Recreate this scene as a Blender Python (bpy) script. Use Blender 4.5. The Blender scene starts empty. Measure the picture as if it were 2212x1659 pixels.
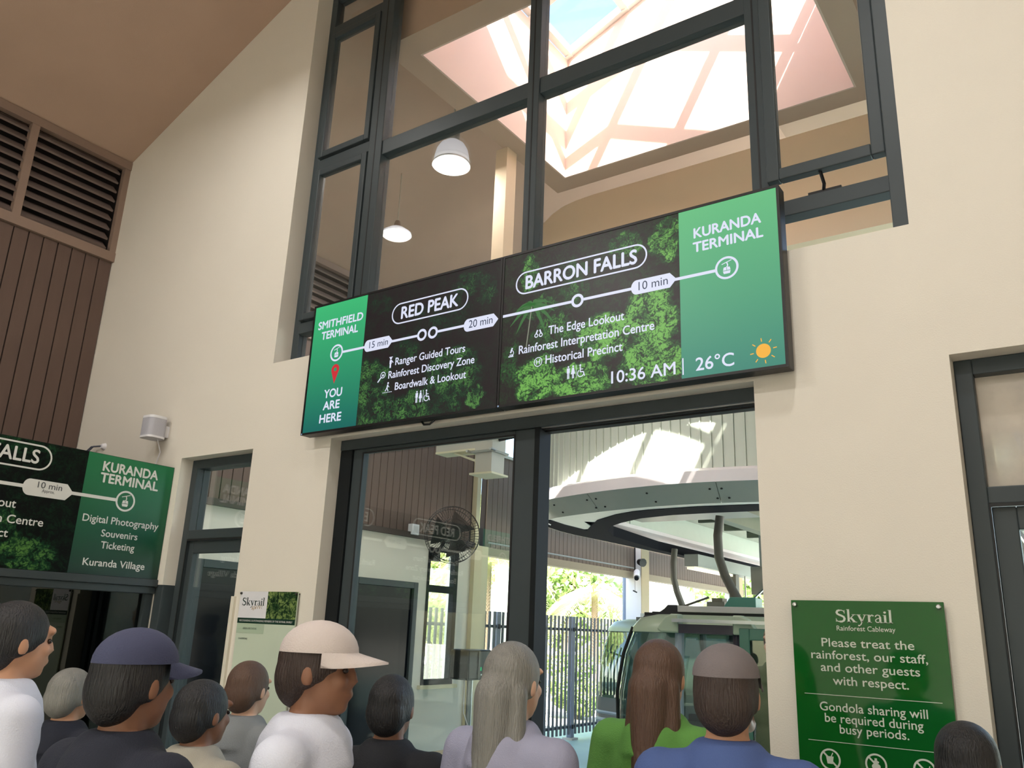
import bpy, bmesh, math, random
import numpy as np
from mathutils import Vector, Matrix

scene = bpy.context.scene
col = scene.collection
random.seed(7)
rng = np.random.default_rng(11)

# ------------------------------------------------------------------ camera
cam_data = bpy.data.cameras.new('camera')
cam_data.sensor_width = 36.0
cam_data.lens = 1791.8 / 2212 * 36.0
cam_data.clip_start = 0.05
cam_data.clip_end = 300
cam = bpy.data.objects.new('camera', cam_data)
col.objects.link(cam)
_r = Vector((0.820775, 0.569950, 0.038533))
_d = Vector((-0.130879, 0.253278, -0.958499))
_f = Vector((-0.556056, 0.781670, 0.282478))
cam.matrix_world = Matrix(((_r.x, -_d.x, -_f.x, 0.0), (_r.y, -_d.y, -_f.y, -3.25),
                           (_r.z, -_d.z, -_f.z, 1.62), (0, 0, 0, 1)))
scene.camera = cam

# ------------------------------------------------------------------ sky, sun, exposure
SUN_DIR = Vector((-0.53, 0.88, -1.0)).normalized()        # the way the light travels
w = bpy.data.worlds.new('sky')
scene.world = w
w.use_nodes = True
nt = w.node_tree
nt.nodes.clear()
sky = nt.nodes.new('ShaderNodeTexSky')
sky.sky_type = 'NISHITA'
sky.sun_disc = False
sky.sun_elevation = math.asin(-SUN_DIR.z)
sky.sun_rotation = math.atan2(-SUN_DIR.x, -SUN_DIR.y)
sky.air_density = 1.0
sky.dust_density = 1.5
bg = nt.nodes.new('ShaderNodeBackground')
bg.inputs['Strength'].default_value = 1.05
out = nt.nodes.new('ShaderNodeOutputWorld')
nt.links.new(sky.outputs[0], bg.inputs[0])
nt.links.new(bg.outputs[0], out.inputs[0])
sl = bpy.data.lights.new('sun', 'SUN')
sl.energy = 34.0
sl.angle = 0.009
sl.color = (1.0, 0.93, 0.82)
so = bpy.data.objects.new('sun', sl)
so.rotation_euler = SUN_DIR.to_track_quat('-Z', 'Y').to_euler()
so.location = (6, -12, 14)
col.objects.link(so)
scene.view_settings.view_transform = 'Standard'
scene.view_settings.look = 'None'
scene.view_settings.exposure = 0.0
scene.view_settings.gamma = 1.0
scene.view_settings.use_curve_mapping = False
ROOM_LAMP = 42.0       # watts of one high-bay pendant
HALL_LAMP = 30.0

# ------------------------------------------------------------------ materials
def lin(c):
    return tuple(((v / 255) / 12.92 if v / 255 <= 0.04045 else ((v / 255 + 0.055) / 1.055) ** 2.4) for v in c)

MATS = {}
def nodes_of(name):
    m = bpy.data.materials.new(name)
    m.use_nodes = True
    n = m.node_tree
    n.nodes.clear()
    o = n.nodes.new('ShaderNodeOutputMaterial')
    return m, n, o

def mat(name, rgb, rough=0.6, metal=0.0, vary=0.06, scale=8.0, bump=0.0, bscale=60.0, emit=None, estr=1.0, spec=0.5, stretch=None):
    """Principled paint / metal / cloth with a little tonal noise and fine relief."""
    if name in MATS:
        return MATS[name]
    m, n, o = nodes_of(name)
    b = n.nodes.new('ShaderNodeBsdfPrincipled')
    c = lin(rgb)
    b.inputs['Roughness'].default_value = rough
    b.inputs['Metallic'].default_value = metal
    b.inputs['Specular IOR Level'].default_value = spec
    tc = n.nodes.new('ShaderNodeTexCoord')
    vec = tc.outputs['Object']
    if stretch:
        mp = n.nodes.new('ShaderNodeMapping')
        mp.inputs['Scale'].default_value = stretch
        n.links.new(vec, mp.inputs[0])
        vec = mp.outputs[0]
    nz = n.nodes.new('ShaderNodeTexNoise')
    nz.inputs['Scale'].default_value = scale
    nz.inputs['Detail'].default_value = 4
    n.links.new(vec, nz.inputs['Vector'])
    mx = n.nodes.new('ShaderNodeMix')
    mx.data_type = 'RGBA'
    mx.inputs['A'].default_value = (*[v * (1 - vary) for v in c], 1)
    mx.inputs['B'].default_value = (*[min(1, v * (1 + vary)) for v in c], 1)
    n.links.new(nz.outputs['Fac'], mx.inputs['Factor'])
    n.links.new(mx.outputs['Result'], b.inputs['Base Color'])
    if bump:
        n2 = n.nodes.new('ShaderNodeTexNoise')
        n2.inputs['Scale'].default_value = bscale
        n2.inputs['Detail'].default_value = 3
        n.links.new(vec, n2.inputs['Vector'])
        bp = n.nodes.new('ShaderNodeBump')
        bp.inputs['Strength'].default_value = bump
        bp.inputs['Distance'].default_value = 0.01
        n.links.new(n2.outputs['Fac'], bp.inputs['Height'])
        n.links.new(bp.outputs[0], b.inputs['Normal'])
    if emit:
        b.inputs['Emission Color'].default_value = (*lin(emit), 1)
        b.inputs['Emission Strength'].default_value = estr
    n.links.new(b.outputs[0], o.inputs[0])
    MATS[name] = m
    return m

def screen_mat(name, rgb, rgb2=None, z0=0, z1=1, gain=1.0):
    """Lit screen colour, with an optional vertical gradient of the picture shown on it."""
    if name in MATS:
        return MATS[name]
    m, n, o = nodes_of(name)
    e = n.nodes.new('ShaderNodeEmission')
    e.inputs[0].default_value = (*lin(rgb), 1)
    e.inputs[1].default_value = gain
    if rgb2:
        g = n.nodes.new('ShaderNodeNewGeometry')
        s = n.nodes.new('ShaderNodeSeparateXYZ')
        mr = n.nodes.new('ShaderNodeMapRange')
        mr.inputs['From Min'].default_value = z0
        mr.inputs['From Max'].default_value = z1
        mx = n.nodes.new('ShaderNodeMix')
        mx.data_type = 'RGBA'
        mx.inputs['A'].default_value = (*lin(rgb), 1)
        mx.inputs['B'].default_value = (*lin(rgb2), 1)
        n.links.new(g.outputs['Position'], s.inputs[0])
        n.links.new(s.outputs['Z'], mr.inputs['Value'])
        n.links.new(mr.outputs[0], mx.inputs['Factor'])
        n.links.new(mx.outputs['Result'], e.inputs[0])
    gl = n.nodes.new('ShaderNodeBsdfGlossy')
    gl.inputs['Roughness'].default_value = 0.35
    gl.inputs['Color'].default_value = (0.03, 0.03, 0.03, 1)
    ad = n.nodes.new('ShaderNodeAddShader')
    n.links.new(e.outputs[0], ad.inputs[0])
    n.links.new(gl.outputs[0], ad.inputs[1])
    n.links.new(ad.outputs[0], o.inputs[0])
    MATS[name] = m
    return m

def glass(name, tint=(1, 1, 1), refl=0.05, grazing=0.7, dirt=0.0):
    """Thin pane: tinted see-through mixed with a mirror that grows towards grazing angles."""
    if name in MATS:
        return MATS[name]
    m, n, o = nodes_of(name)
    tr = n.nodes.new('ShaderNodeBsdfTransparent')
    tr.inputs[0].default_value = (*tint, 1)
    gl = n.nodes.new('ShaderNodeBsdfGlossy')
    gl.inputs['Roughness'].default_value = 0.01
    gl.inputs['Color'].default_value = (0.95, 0.98, 0.97, 1)
    lw = n.nodes.new('ShaderNodeLayerWeight')
    lw.inputs['Blend'].default_value = 0.5
    pw = n.nodes.new('ShaderNodeMath'); pw.operation = 'POWER'
    pw.inputs[1].default_value = 4.0
    mu = n.nodes.new('ShaderNodeMath'); mu.operation = 'MULTIPLY_ADD'
    mu.inputs[1].default_value = grazing
    mu.inputs[2].default_value = refl
    n.links.new(lw.outputs['Facing'], pw.inputs[0])
    n.links.new(pw.outputs[0], mu.inputs[0])
    mx = n.nodes.new('ShaderNodeMixShader')
    n.links.new(mu.outputs[0], mx.inputs[0])
    n.links.new(tr.outputs[0], mx.inputs[1])
    n.links.new(gl.outputs[0], mx.inputs[2])
    last = mx.outputs[0]
    if dirt:
        df = n.nodes.new('ShaderNodeBsdfDiffuse')
        df.inputs[0].default_value = (0.55, 0.5, 0.43, 1)
        tc = n.nodes.new('ShaderNodeTexCoord')
        nz = n.nodes.new('ShaderNodeTexNoise')
        nz.inputs['Scale'].default_value = 3.0
        nz.inputs['Detail'].default_value = 6
        n.links.new(tc.outputs['Object'], nz.inputs['Vector'])
        m2 = n.nodes.new('ShaderNodeMath'); m2.operation = 'MULTIPLY'
        m2.inputs[1].default_value = dirt * 2
        n.links.new(nz.outputs['Fac'], m2.inputs[0])
        ms = n.nodes.new('ShaderNodeMixShader')
        n.links.new(m2.outputs[0], ms.inputs[0])
        n.links.new(last, ms.inputs[1])
        n.links.new(df.outputs[0], ms.inputs[2])
        last = ms.outputs[0]
    n.links.new(last, o.inputs[0])
    MATS[name] = m
    return m

def foliage_print(name, blobs, dark, mid, light, gain=None, leaf=42.0, axis='XZ'):
    """A photograph of rainforest as printed / shown on a panel: leafy clumps over a dark hillside.
    blobs: (u, v, radius_u, radius_v, brightness) in metres in the panel's own plane."""
    m, n, o = nodes_of(name)
    g = n.nodes.new('ShaderNodeNewGeometry')
    sp = n.nodes.new('ShaderNodeSeparateXYZ')
    n.links.new(g.outputs['Position'], sp.inputs[0])
    cb = n.nodes.new('ShaderNodeCombineXYZ')
    n.links.new(sp.outputs[axis[0]], cb.inputs[0])
    n.links.new(sp.outputs[axis[1]], cb.inputs[1])
    nz = n.nodes.new('ShaderNodeTexNoise')
    nz.inputs['Scale'].default_value = 9.0
    nz.inputs['Detail'].default_value = 6
    nz.inputs['Roughness'].default_value = 0.7
    n.links.new(cb.outputs[0], nz.inputs['Vector'])
    half = n.nodes.new('ShaderNodeVectorMath'); half.operation = 'SUBTRACT'
    half.inputs[1].default_value = (0.5, 0.5, 0.5)
    n.links.new(nz.outputs['Color'], half.inputs[0])
    sc = n.nodes.new('ShaderNodeVectorMath'); sc.operation = 'SCALE'
    sc.inputs['Scale'].default_value = 0.16
    n.links.new(half.outputs[0], sc.inputs[0])
    wp = n.nodes.new('ShaderNodeVectorMath'); wp.operation = 'ADD'
    n.links.new(cb.outputs[0], wp.inputs[0])
    n.links.new(sc.outputs[0], wp.inputs[1])
    acc = None
    for (u, v, ru, rv, br) in blobs:
        s = n.nodes.new('ShaderNodeVectorMath'); s.operation = 'SUBTRACT'
        s.inputs[1].default_value = (u, v, 0)
        n.links.new(wp.outputs[0], s.inputs[0])
        d = n.nodes.new('ShaderNodeVectorMath'); d.operation = 'DIVIDE'
        d.inputs[1].default_value = (ru, rv, 1000)
        n.links.new(s.outputs[0], d.inputs[0])
        L = n.nodes.new('ShaderNodeVectorMath'); L.operation = 'LENGTH'
        n.links.new(d.outputs[0], L.inputs[0])
        mr = n.nodes.new('ShaderNodeMapRange')
        mr.interpolation_type = 'SMOOTHSTEP'
        mr.inputs['From Min'].default_value = 1.05
        mr.inputs['From Max'].default_value = 0.75
        mr.inputs['To Max'].default_value = br
        n.links.new(L.outputs['Value'], mr.inputs['Value'])
        if acc is None:
            acc = mr.outputs[0]
        else:
            mxx = n.nodes.new('ShaderNodeMath'); mxx.operation = 'MAXIMUM'
            n.links.new(acc, mxx.inputs[0])
            n.links.new(mr.outputs[0], mxx.inputs[1])
            acc = mxx.outputs[0]
    vo = n.nodes.new('ShaderNodeTexVoronoi')
    vo.voronoi_dimensions = '2D'
    vo.inputs['Scale'].default_value = leaf
    n.links.new(wp.outputs[0], vo.inputs['Vector'])
    vr = n.nodes.new('ShaderNodeMapRange')
    vr.inputs['From Min'].default_value = 0.75
    vr.inputs['From Max'].default_value = 0.05
    vr.inputs['To Min'].default_value = 0.12
    n.links.new(vo.outputs['Distance'], vr.inputs['Value'])
    n3 = n.nodes.new('ShaderNodeTexNoise')
    n3.inputs['Scale'].default_value = 14.0
    n3.inputs['Detail'].default_value = 5
    n.links.new(cb.outputs[0], n3.inputs['Vector'])
    nr = n.nodes.new('ShaderNodeMapRange')
    nr.inputs['From Min'].default_value = 0.36
    nr.inputs['From Max'].default_value = 0.66
    nr.inputs['To Min'].default_value = 0.25
    n.links.new(n3.outputs['Fac'], nr.inputs['Value'])
    p1 = n.nodes.new('ShaderNodeMath'); p1.operation = 'MULTIPLY'
    n.links.new(vr.outputs[0], p1.inputs[0]); n.links.new(nr.outputs[0], p1.inputs[1])
    base = n.nodes.new('ShaderNodeMath'); base.operation = 'ADD'
    base.inputs[1].default_value = 0.13
    n.links.new(acc, base.inputs[0])
    p2 = n.nodes.new('ShaderNodeMath'); p2.operation = 'MULTIPLY'
    n.links.new(p1.outputs[0], p2.inputs[0]); n.links.new(base.outputs[0], p2.inputs[1])
    cr = n.nodes.new('ShaderNodeValToRGB')
    cr.color_ramp.elements[0].position = 0.02
    cr.color_ramp.elements[0].color = (*lin(dark), 1)
    cr.color_ramp.elements[1].position = 0.62
    cr.color_ramp.elements[1].color = (*lin(light), 1)
    el = cr.color_ramp.elements.new(0.22)
    el.color = (*lin(mid), 1)
    n.links.new(p2.outputs[0], cr.inputs[0])
    if gain:
        e = n.nodes.new('ShaderNodeEmission')
        e.inputs[1].default_value = gain
        n.links.new(cr.outputs[0], e.inputs[0])
        gl = n.nodes.new('ShaderNodeBsdfGlossy')
        gl.inputs['Roughness'].default_value = 0.35
        gl.inputs['Color'].default_value = (0.03, 0.03, 0.03, 1)
        ad = n.nodes.new('ShaderNodeAddShader')
        n.links.new(e.outputs[0], ad.inputs[0]); n.links.new(gl.outputs[0], ad.inputs[1])
        n.links.new(ad.outputs[0], o.inputs[0])
    else:
        b = n.nodes.new('ShaderNodeBsdfPrincipled')
        b.inputs['Roughness'].default_value = 0.6
        b.inputs['Specular IOR Level'].default_value = 0.1
        n.links.new(cr.outputs[0], b.inputs['Base Color'])
        n.links.new(b.outputs[0], o.inputs[0])
    MATS[name] = m
    return m

def print_fade(name, lo, hi, z0, z1, rough=0.4):
    """Ink that fades from one printed green to another up the panel."""
    m, n, o = nodes_of(name)
    b = n.nodes.new('ShaderNodeBsdfPrincipled'); b.inputs['Roughness'].default_value = rough
    g = n.nodes.new('ShaderNodeNewGeometry'); s = n.nodes.new('ShaderNodeSeparateXYZ'); mr = n.nodes.new('ShaderNodeMapRange')
    mr.inputs['From Min'].default_value = z0; mr.inputs['From Max'].default_value = z1
    mx = n.nodes.new('ShaderNodeMix'); mx.data_type = 'RGBA'
    mx.inputs['A'].default_value = (*lin(lo), 1); mx.inputs['B'].default_value = (*lin(hi), 1)
    n.links.new(g.outputs['Position'], s.inputs[0]); n.links.new(s.outputs['Z'], mr.inputs['Value'])
    n.links.new(mr.outputs[0], mx.inputs['Factor']); n.links.new(mx.outputs['Result'], b.inputs['Base Color'])
    n.links.new(b.outputs[0], o.inputs[0])
    return m

CREAM = mat('cream_render', (221, 215, 203), 0.85, vary=0.03, scale=2.5, bump=0.12, bscale=180)
CREAM_B = mat('cream_board', (214, 203, 170), 0.8, vary=0.04, scale=3)
CEIL = mat('brown_ceiling_paint', (190, 163, 144), 0.9, vary=0.06, scale=3, bump=0.1, bscale=120)
CLAD = mat('brown_cladding', (98, 79, 70), 0.75, vary=0.14, scale=5, stretch=(3, 3, 0.6), bump=0.15, bscale=90)
LOUV = mat('brown_louvre_paint', (112, 97, 90), 0.7, vary=0.1, scale=6)
TRIMB = mat('tan_brown_trim', (142, 120, 106), 0.7, vary=0.08)
FRAME = mat('charcoal_green_frame', (58, 66, 69), 0.45, vary=0.05, scale=12, spec=0.3)
FRAME_D = mat('dark_frame', (26, 30, 32), 0.6, vary=0.08, spec=0.15)
GASKET = mat('black_gasket', (14, 15, 16), 0.6)
BLACK = mat('black_plastic', (16, 16, 18), 0.42, vary=0.1)
WHITE = mat('white_plastic', (228, 228, 232), 0.45, vary=0.03)
STEEL = mat('brushed_steel', (190, 192, 194), 0.3, metal=1.0, vary=0.05)
GREYM = mat('grey_painted_steel', (150, 155, 150), 0.35, vary=0.05)
GALV = mat('weathered_pipe_grey', (98, 96, 88), 0.5, vary=0.15, scale=14)
FENCE = mat('fence_slate_paint', (72, 78, 84), 0.5, vary=0.1)
GLASS = glass('door_glass', (0.95, 0.985, 0.965), 0.085, 0.6)
GLASS_T = glass('tinted_window_glass', (0.93, 0.925, 0.91), 0.03, 0.5, dirt=0.03)
GLASS_D = glass('dark_office_glass', (0.16, 0.18, 0.17), 0.06, 0.5)
GLASS_C = glass('clear_roof_glass', (0.95, 0.97, 0.97), 0.02, 0.3)
# ------------------------------------------------------------------ mesh helpers
WL = {}                                   # world location of every parent object

class MB:
    def __init__(s):
        s.v = []; s.f = []; s.m = []
    def add(s, vs, fs, mi=0):
        o = len(s.v)
        s.v += [tuple(p) for p in vs]
        s.f += [tuple(i + o for i in f) for f in fs]
        s.m += [mi] * len(fs)
        return s
    def box(s, x0, x1, y0, y1, z0, z1, mi=0):
        vs = [(x0, y0, z0), (x1, y0, z0), (x1, y1, z0), (x0, y1, z0), (x0, y0, z1), (x1, y0, z1), (x1, y1, z1), (x0, y1, z1)]
        return s.add(vs, [(0, 3, 2, 1), (4, 5, 6, 7), (0, 1, 5, 4), (1, 2, 6, 5), (2, 3, 7, 6), (3, 0, 4, 7)], mi)
    def prism(s, poly, axis, a0, a1, mi=0):
        """poly: 2-D outline; axis 'y' -> (x,z) outline pushed along y, 'x' -> (y,z), 'z' -> (x,y)."""
        n = len(poly)
        def P(p, a):
            return {'y': (p[0], a, p[1]), 'x': (a, p[0], p[1]), 'z': (p[0], p[1], a)}[axis]
        vs = [P(p, a0) for p in poly] + [P(p, a1) for p in poly]
        fs = [tuple(range(n))[::-1], tuple(range(n, 2 * n))]
        fs += [(i, (i + 1) % n, n + (i + 1) % n, n + i) for i in range(n)]
        return s.add(vs, fs, mi)
    def tube(s, pts, r, n=8, mi=0, caps=True):
        pts = [Vector(p) for p in pts]
        rs = r if isinstance(r, (list, tuple)) else [r] * len(pts)
        vs = []; prev = None
        for i, p in enumerate(pts):
            t = (pts[min(i + 1, len(pts) - 1)] - pts[max(i - 1, 0)]).normalized()
            if prev is None:
                a = t.orthogonal().normalized()
            else:
                a = (prev - t * prev.dot(t)).normalized()
            prev = a
            b = t.cross(a)
            vs += [p + (a * math.cos(2 * math.pi * k / n) + b * math.sin(2 * math.pi * k / n)) * rs[i] for k in range(n)]
        fs = []
        for i in range(len(pts) - 1):
            for k in range(n):
                fs.append((i * n + k, i * n + (k + 1) % n, (i + 1) * n + (k + 1) % n, (i + 1) * n + k))
        if caps:
            fs.append(tuple(range(n))[::-1])
            fs.append(tuple(range((len(pts) - 1) * n, len(pts) * n)))
        return s.add(vs, fs, mi)
    def lathe(s, prof, c=(0, 0, 0), n=32, mi=0, axis='z'):
        vs = []; fs = []
        for (r, h) in prof:
            for k in range(n):
                a = 2 * math.pi * k / n
                p = (r * math.cos(a), r * math.sin(a), h)
                if axis == 'y':
                    p = (p[0], p[2], p[1])
                elif axis == 'x':
                    p = (p[2], p[0], p[1])
                vs.append((c[0] + p[0], c[1] + p[1], c[2] + p[2]))
        for i in range(len(prof) - 1):
            for k in range(n):
                fs.append((i * n + k, i * n + (k + 1) % n, (i + 1) * n + (k + 1) % n, (i + 1) * n + k))
        return s.add(vs, fs, mi)
    def ell(s, c, r, nu=20, nv=12, mi=0):
        vs = []; fs = []
        for j in range(nv + 1):
            t = math.pi * j / nv
            for k in range(nu):
                a = 2 * math.pi * k / nu
                vs.append((c[0] + r[0] * math.sin(t) * math.cos(a), c[1] + r[1] * math.sin(t) * math.sin(a), c[2] + r[2] * math.cos(t)))
        for j in range(nv):
            for k in range(nu):
                fs.append((j * nu + k, (j + 1) * nu + k, (j + 1) * nu + (k + 1) % nu, j * nu + (k + 1) % nu))
        return s.add(vs, fs, mi)
    def build(s, name, mats, parent=None, smooth=False, bevel=0.0, loc=None, kind=None):
        """Vertices are in world space; the object's origin is its parent's base (or loc)."""
        me = bpy.data.meshes.new(name)
        if parent is not None:
            base = WL[parent.name]
        else:
            base = Vector(loc) if loc is not None else Vector((0, 0, 0))
        me.from_pydata([(p[0] - base.x, p[1] - base.y, p[2] - base.z) for p in s.v], [], s.f)
        for m in (mats if isinstance(mats, (list, tuple)) else [mats]):
            me.materials.append(m)
        if any(s.m):
            me.polygons.foreach_set('material_index', s.m)
        bm = bmesh.new(); bm.from_mesh(me)
        bmesh.ops.recalc_face_normals(bm, faces=bm.faces)
        bm.to_mesh(me); bm.free()
        if smooth:
            me.shade_smooth()
            me.set_sharp_from_angle(angle=math.radians(40))
        o = bpy.data.objects.new(name, me)
        col.objects.link(o)
        if parent is not None:
            o.parent = parent
        else:
            o.location = base
        WL[o.name] = base.copy()
        if bevel:
            md = o.modifiers.new('bevel', 'BEVEL')
            md.width = bevel; md.segments = 2; md.limit_method = 'ANGLE'; md.harden_normals = False
        if kind:
            o['kind'] = kind
        return o

def thing(name, label, cat, loc=(0, 0, 0), group=None):
    o = bpy.data.objects.new(name, None)
    o.empty_display_size = 0.1
    col.objects.link(o)
    o.location = loc
    WL[o.name] = Vector(loc)
    tag(o, label, cat, group)
    return o

def tag(o, label, cat, group=None):
    o['label'] = label; o['category'] = cat
    if group:
        o['group'] = group
    return o

def struct(o):
    o['kind'] = 'structure'
    return o

def sroot(name, loc=(0, 0, 0)):
    o = bpy.data.objects.new(name, None)
    col.objects.link(o); o.location = loc
    WL[o.name] = Vector(loc)
    o['kind'] = 'structure'
    return o

def copy_tree(o, parent=None):
    c = o.copy()
    col.objects.link(c)
    c.parent = parent
    for ch in list(o.children):
        copy_tree(ch, c)
    return c

def arc(c, r, a0, a1, n, flip=False):
    return [(c[0] + r * math.cos(math.radians(a0 + (a1 - a0) * i / n)), c[1] + r * math.sin(math.radians(a0 + (a1 - a0) * i / n))) for i in range(n + 1)]

# ------------------------------------------------------------------ lettering
_txt = {}
def glyphs(s, offset):
    k = (s, offset)
    if k in _txt:
        return _txt[k]
    cu = bpy.data.curves.new('lettering', 'FONT')
    cu.body = s
    cu.offset = offset
    cu.resolution_u = 4
    cu.fill_mode = 'FRONT'
    ob = bpy.data.objects.new('lettering', cu)
    col.objects.link(ob)
    dg = bpy.context.evaluated_depsgraph_get()
    dg.update()
    me = ob.evaluated_get(dg).to_mesh()
    vs = np.array([v.co[:] for v in me.vertices])
    fs = [tuple(p.vertices) for p in me.polygons]
    ob.evaluated_get(dg).to_mesh_clear()
    bpy.data.objects.remove(ob); bpy.data.curves.remove(cu)
    _txt[k] = (vs, fs)
    return vs, fs
CAPH = None
def letter(mb, s, u0, u1, v, h, plane, bold=0.0, mi=0, proud=0.0):
    """Write s into mb from u0 to u1 on baseline v with capital height h; plane maps (u, v, proud) to the world."""
    global CAPH
    if CAPH is None:
        q, _ = glyphs('H', 0.0)
        CAPH = q[:, 1].max()
    vs, fs = glyphs(s, 0.0)
    x0, x1 = vs[:, 0].min(), vs[:, 0].max()
    kx = (u1 - u0) / (x1 - x0)
    ky = h / CAPH
    d = bold * ky                                  # weight is built from shifted strikes of the same letters
    for i, (du, dv) in enumerate(((0, 0), (d, 0), (-d, 0), (0, d), (0, -d)) if bold else ((0, 0),)):
        mb.add([plane(u0 + (p[0] - x0) * kx + du, v + p[1] * ky + dv, proud + i * 1e-5) for p in vs], fs, mi)

def flat_poly(mb, pts, plane, proud=0.0, mi=0):
    mb.add([plane(u, v, proud) for u, v in pts], [tuple(range(len(pts)))], mi)
def flat_ring(mb, c, r0, r1, plane, proud=0.0, n=36, mi=0, a0=0, a1=360):
    vs = []
    for i in range(n + 1):
        a = math.radians(a0 + (a1 - a0) * i / n)
        vs.append(plane(c[0] + r0 * math.cos(a), c[1] + r0 * math.sin(a), proud))
        vs.append(plane(c[0] + r1 * math.cos(a), c[1] + r1 * math.sin(a), proud))
    mb.add(vs, [(2 * i, 2 * i + 1, 2 * i + 3, 2 * i + 2) for i in range(n)], mi)
def flat_disc(mb, c, r, plane, proud=0.0, n=28, mi=0, ry=None):
    ry = ry or r
    flat_poly(mb, [(c[0] + r * math.cos(2 * math.pi * i / n), c[1] + ry * math.sin(2 * math.pi * i / n)) for i in range(n)], plane, proud, mi)
def flat_rect(mb, u0, u1, v0, v1, plane, proud=0.0, mi=0):
    flat_poly(mb, [(u0, v0), (u1, v0), (u1, v1), (u0, v1)], plane, proud, mi)
def flat_line(mb, a, b, t, plane, proud=0.0, mi=0):
    d = Vector((b[0] - a[0], b[1] - a[1])).normalized() * t / 2
    flat_poly(mb, [(a[0] - d.y, a[1] + d.x), (b[0] - d.y, b[1] + d.x), (b[0] + d.y, b[1] - d.x), (a[0] + d.y, a[1] - d.x)][::-1], plane, proud, mi)
def flat_capsule_ring(mb, u0, u1, v0, v1, t, plane, proud=0.0, mi=0):
    r = (v1 - v0) / 2; vc = (v0 + v1) / 2
    o = []; i_ = []
    for a in range(-90, 91, 12):
        o.append((u1 - r + r * math.cos(math.radians(a)), vc + r * math.sin(math.radians(a))))
        i_.append((u1 - r + (r - t) * math.cos(math.radians(a)), vc + (r - t) * math.sin(math.radians(a))))
    for a in range(90, 271, 12):
        o.append((u0 + r + r * math.cos(math.radians(a)), vc + r * math.sin(math.radians(a))))
        i_.append((u0 + r + (r - t) * math.cos(math.radians(a)), vc + (r - t) * math.sin(math.radians(a))))
    n = len(o)
    mb.add([plane(*p, proud) for p in o] + [plane(*p, proud) for p in i_], [(k, (k + 1) % n, n + (k + 1) % n, n + k) for k in range(n)], mi)
def flat_pill(mb, u0, u1, v0, v1, plane, proud=0.0, mi=0):
    """Time pill: round at its start, pointed at its end."""
    r = (v1 - v0) / 2; vc = (v0 + v1) / 2
    pts = [(u1, vc), (u1 - r * 0.9, v1)]
    pts += [(u0 + r * 0.8 + r * 0.8 * math.cos(math.radians(a)), vc + r * math.sin(math.radians(a))) for a in range(90, 271, 15)]
    pts += [(u1 - r * 0.9, v0)]
    flat_poly(mb, pts, plane, proud, mi)

# ---- hand-drawn serif word "Skyrail" (strokes with thick stems and slab feet), cap height 1
def serif_skyrail():
    S = []
    def stroke(pts, w0, w1=None):
        w1 = w0 if w1 is None else w1
        n = len(pts)
        L = []; R = []
        for i, p in enumerate(pts):
            a = Vector(pts[max(i - 1, 0)]); b = Vector(pts[min(i + 1, n - 1)])
            d = (b - a).normalized()
            t = i / (n - 1)
            ww = (w0 + (w1 - w0) * t) / 2
            L.append((p[0] - d.y * ww, p[1] + d.x * ww)); R.append((p[0] + d.y * ww, p[1] - d.x * ww))
        for i in range(n - 1):
            S.append([L[i], L[i + 1], R[i + 1], R[i]][::-1])
    def rect(x0, x1, y0, y1):
        S.append([(x0, y0), (x1, y0), (x1, y1), (x0, y1)])
    def curve(fn, n=14):
        return [fn(i / n) for i in range(n + 1)]
    # S
    stroke([(0.60, 0.78), (0.56, 0.90), (0.44, 0.965), (0.30, 0.97)], 0.05, 0.09)
    stroke([(0.30, 0.97), (0.16, 0.92), (0.10, 0.79), (0.14, 0.67), (0.27, 0.58), (0.42, 0.51), (0.55, 0.42), (0.60, 0.28), (0.55, 0.12), (0.42, 0.035), (0.28, 0.03)], 0.15)
    stroke([(0.28, 0.03), (0.14, 0.06), (0.07, 0.16), (0.05, 0.25)], 0.09, 0.05)
    rect(0.585, 0.625, 0.70, 0.99); rect(0.03, 0.07, 0.01, 0.30)
    # k
    x = 0.74
    rect(x + .05, x + .19, 0, 1.06); rect(x, x + .26, 0, .045); rect(x, x + .12, 1.02, 1.06)
    stroke([(x + .19, .28), (x + .48, .62)], 0.055); rect(x + .34, x + .60, .60, .645)
    stroke([(x + .27, .36), (x + .50, .02)], 0.14); rect(x + .36, x + .66, 0, .045)
    # y
    x = 1.40
    stroke([(x + .10, .63), (x + .32, .04)], 0.14); rect(x - .02, x + .25, .60, .645)
    stroke([(x + .52, .63), (x + .30, .02), (x + .22, -.18), (x + .12, -.27)], 0.06); rect(x + .40, x + .62, .60, .645)
    stroke([(x + .14, -.27), (x + .05, -.24)], 0.11)
    # r
    x = 2.04
    rect(x + .06, x + .20, 0, .645); rect(x, x + .29, 0, .045); rect(x, x + .10, .60, .645)
    stroke([(x + .18, .48), (x + .27, .60), (x + .37, .62)], 0.07, .10); stroke([(x + .37, .60), (x + .40, .53)], 0.11)
    # a
    x = 2.50
    rect(x + .30, x + .43, .06, .48); rect(x + .34, x + .50, 0, .05)
    stroke([(x + .37, .46), (x + .32, .60), (x + .20, .635), (x + .10, .58), (x + .08, .48)], .09, .07)
    stroke([(x + .34, .38), (x + .18, .34), (x + .08, .25), (x + .07, .13), (x + .15, .04), (x + .25, .04), (x + .34, .12)], .06, .08)
    # i
    x = 3.04
    rect(x + .06, x + .20, 0, .645); rect(x, x + .27, 0, .045); rect(x, x + .12, .60, .645)
    S.append([(x + .13 + .085 * math.cos(t), .85 + .085 * math.sin(t)) for t in np.linspace(0, 6.28, 12, endpoint=False)])
    # l
    x = 3.36
    rect(x + .06, x + .20, 0, 1.06); rect(x, x + .27, 0, .045); rect(x, x + .12, 1.02, 1.06)
    return S, 3.63
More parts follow.
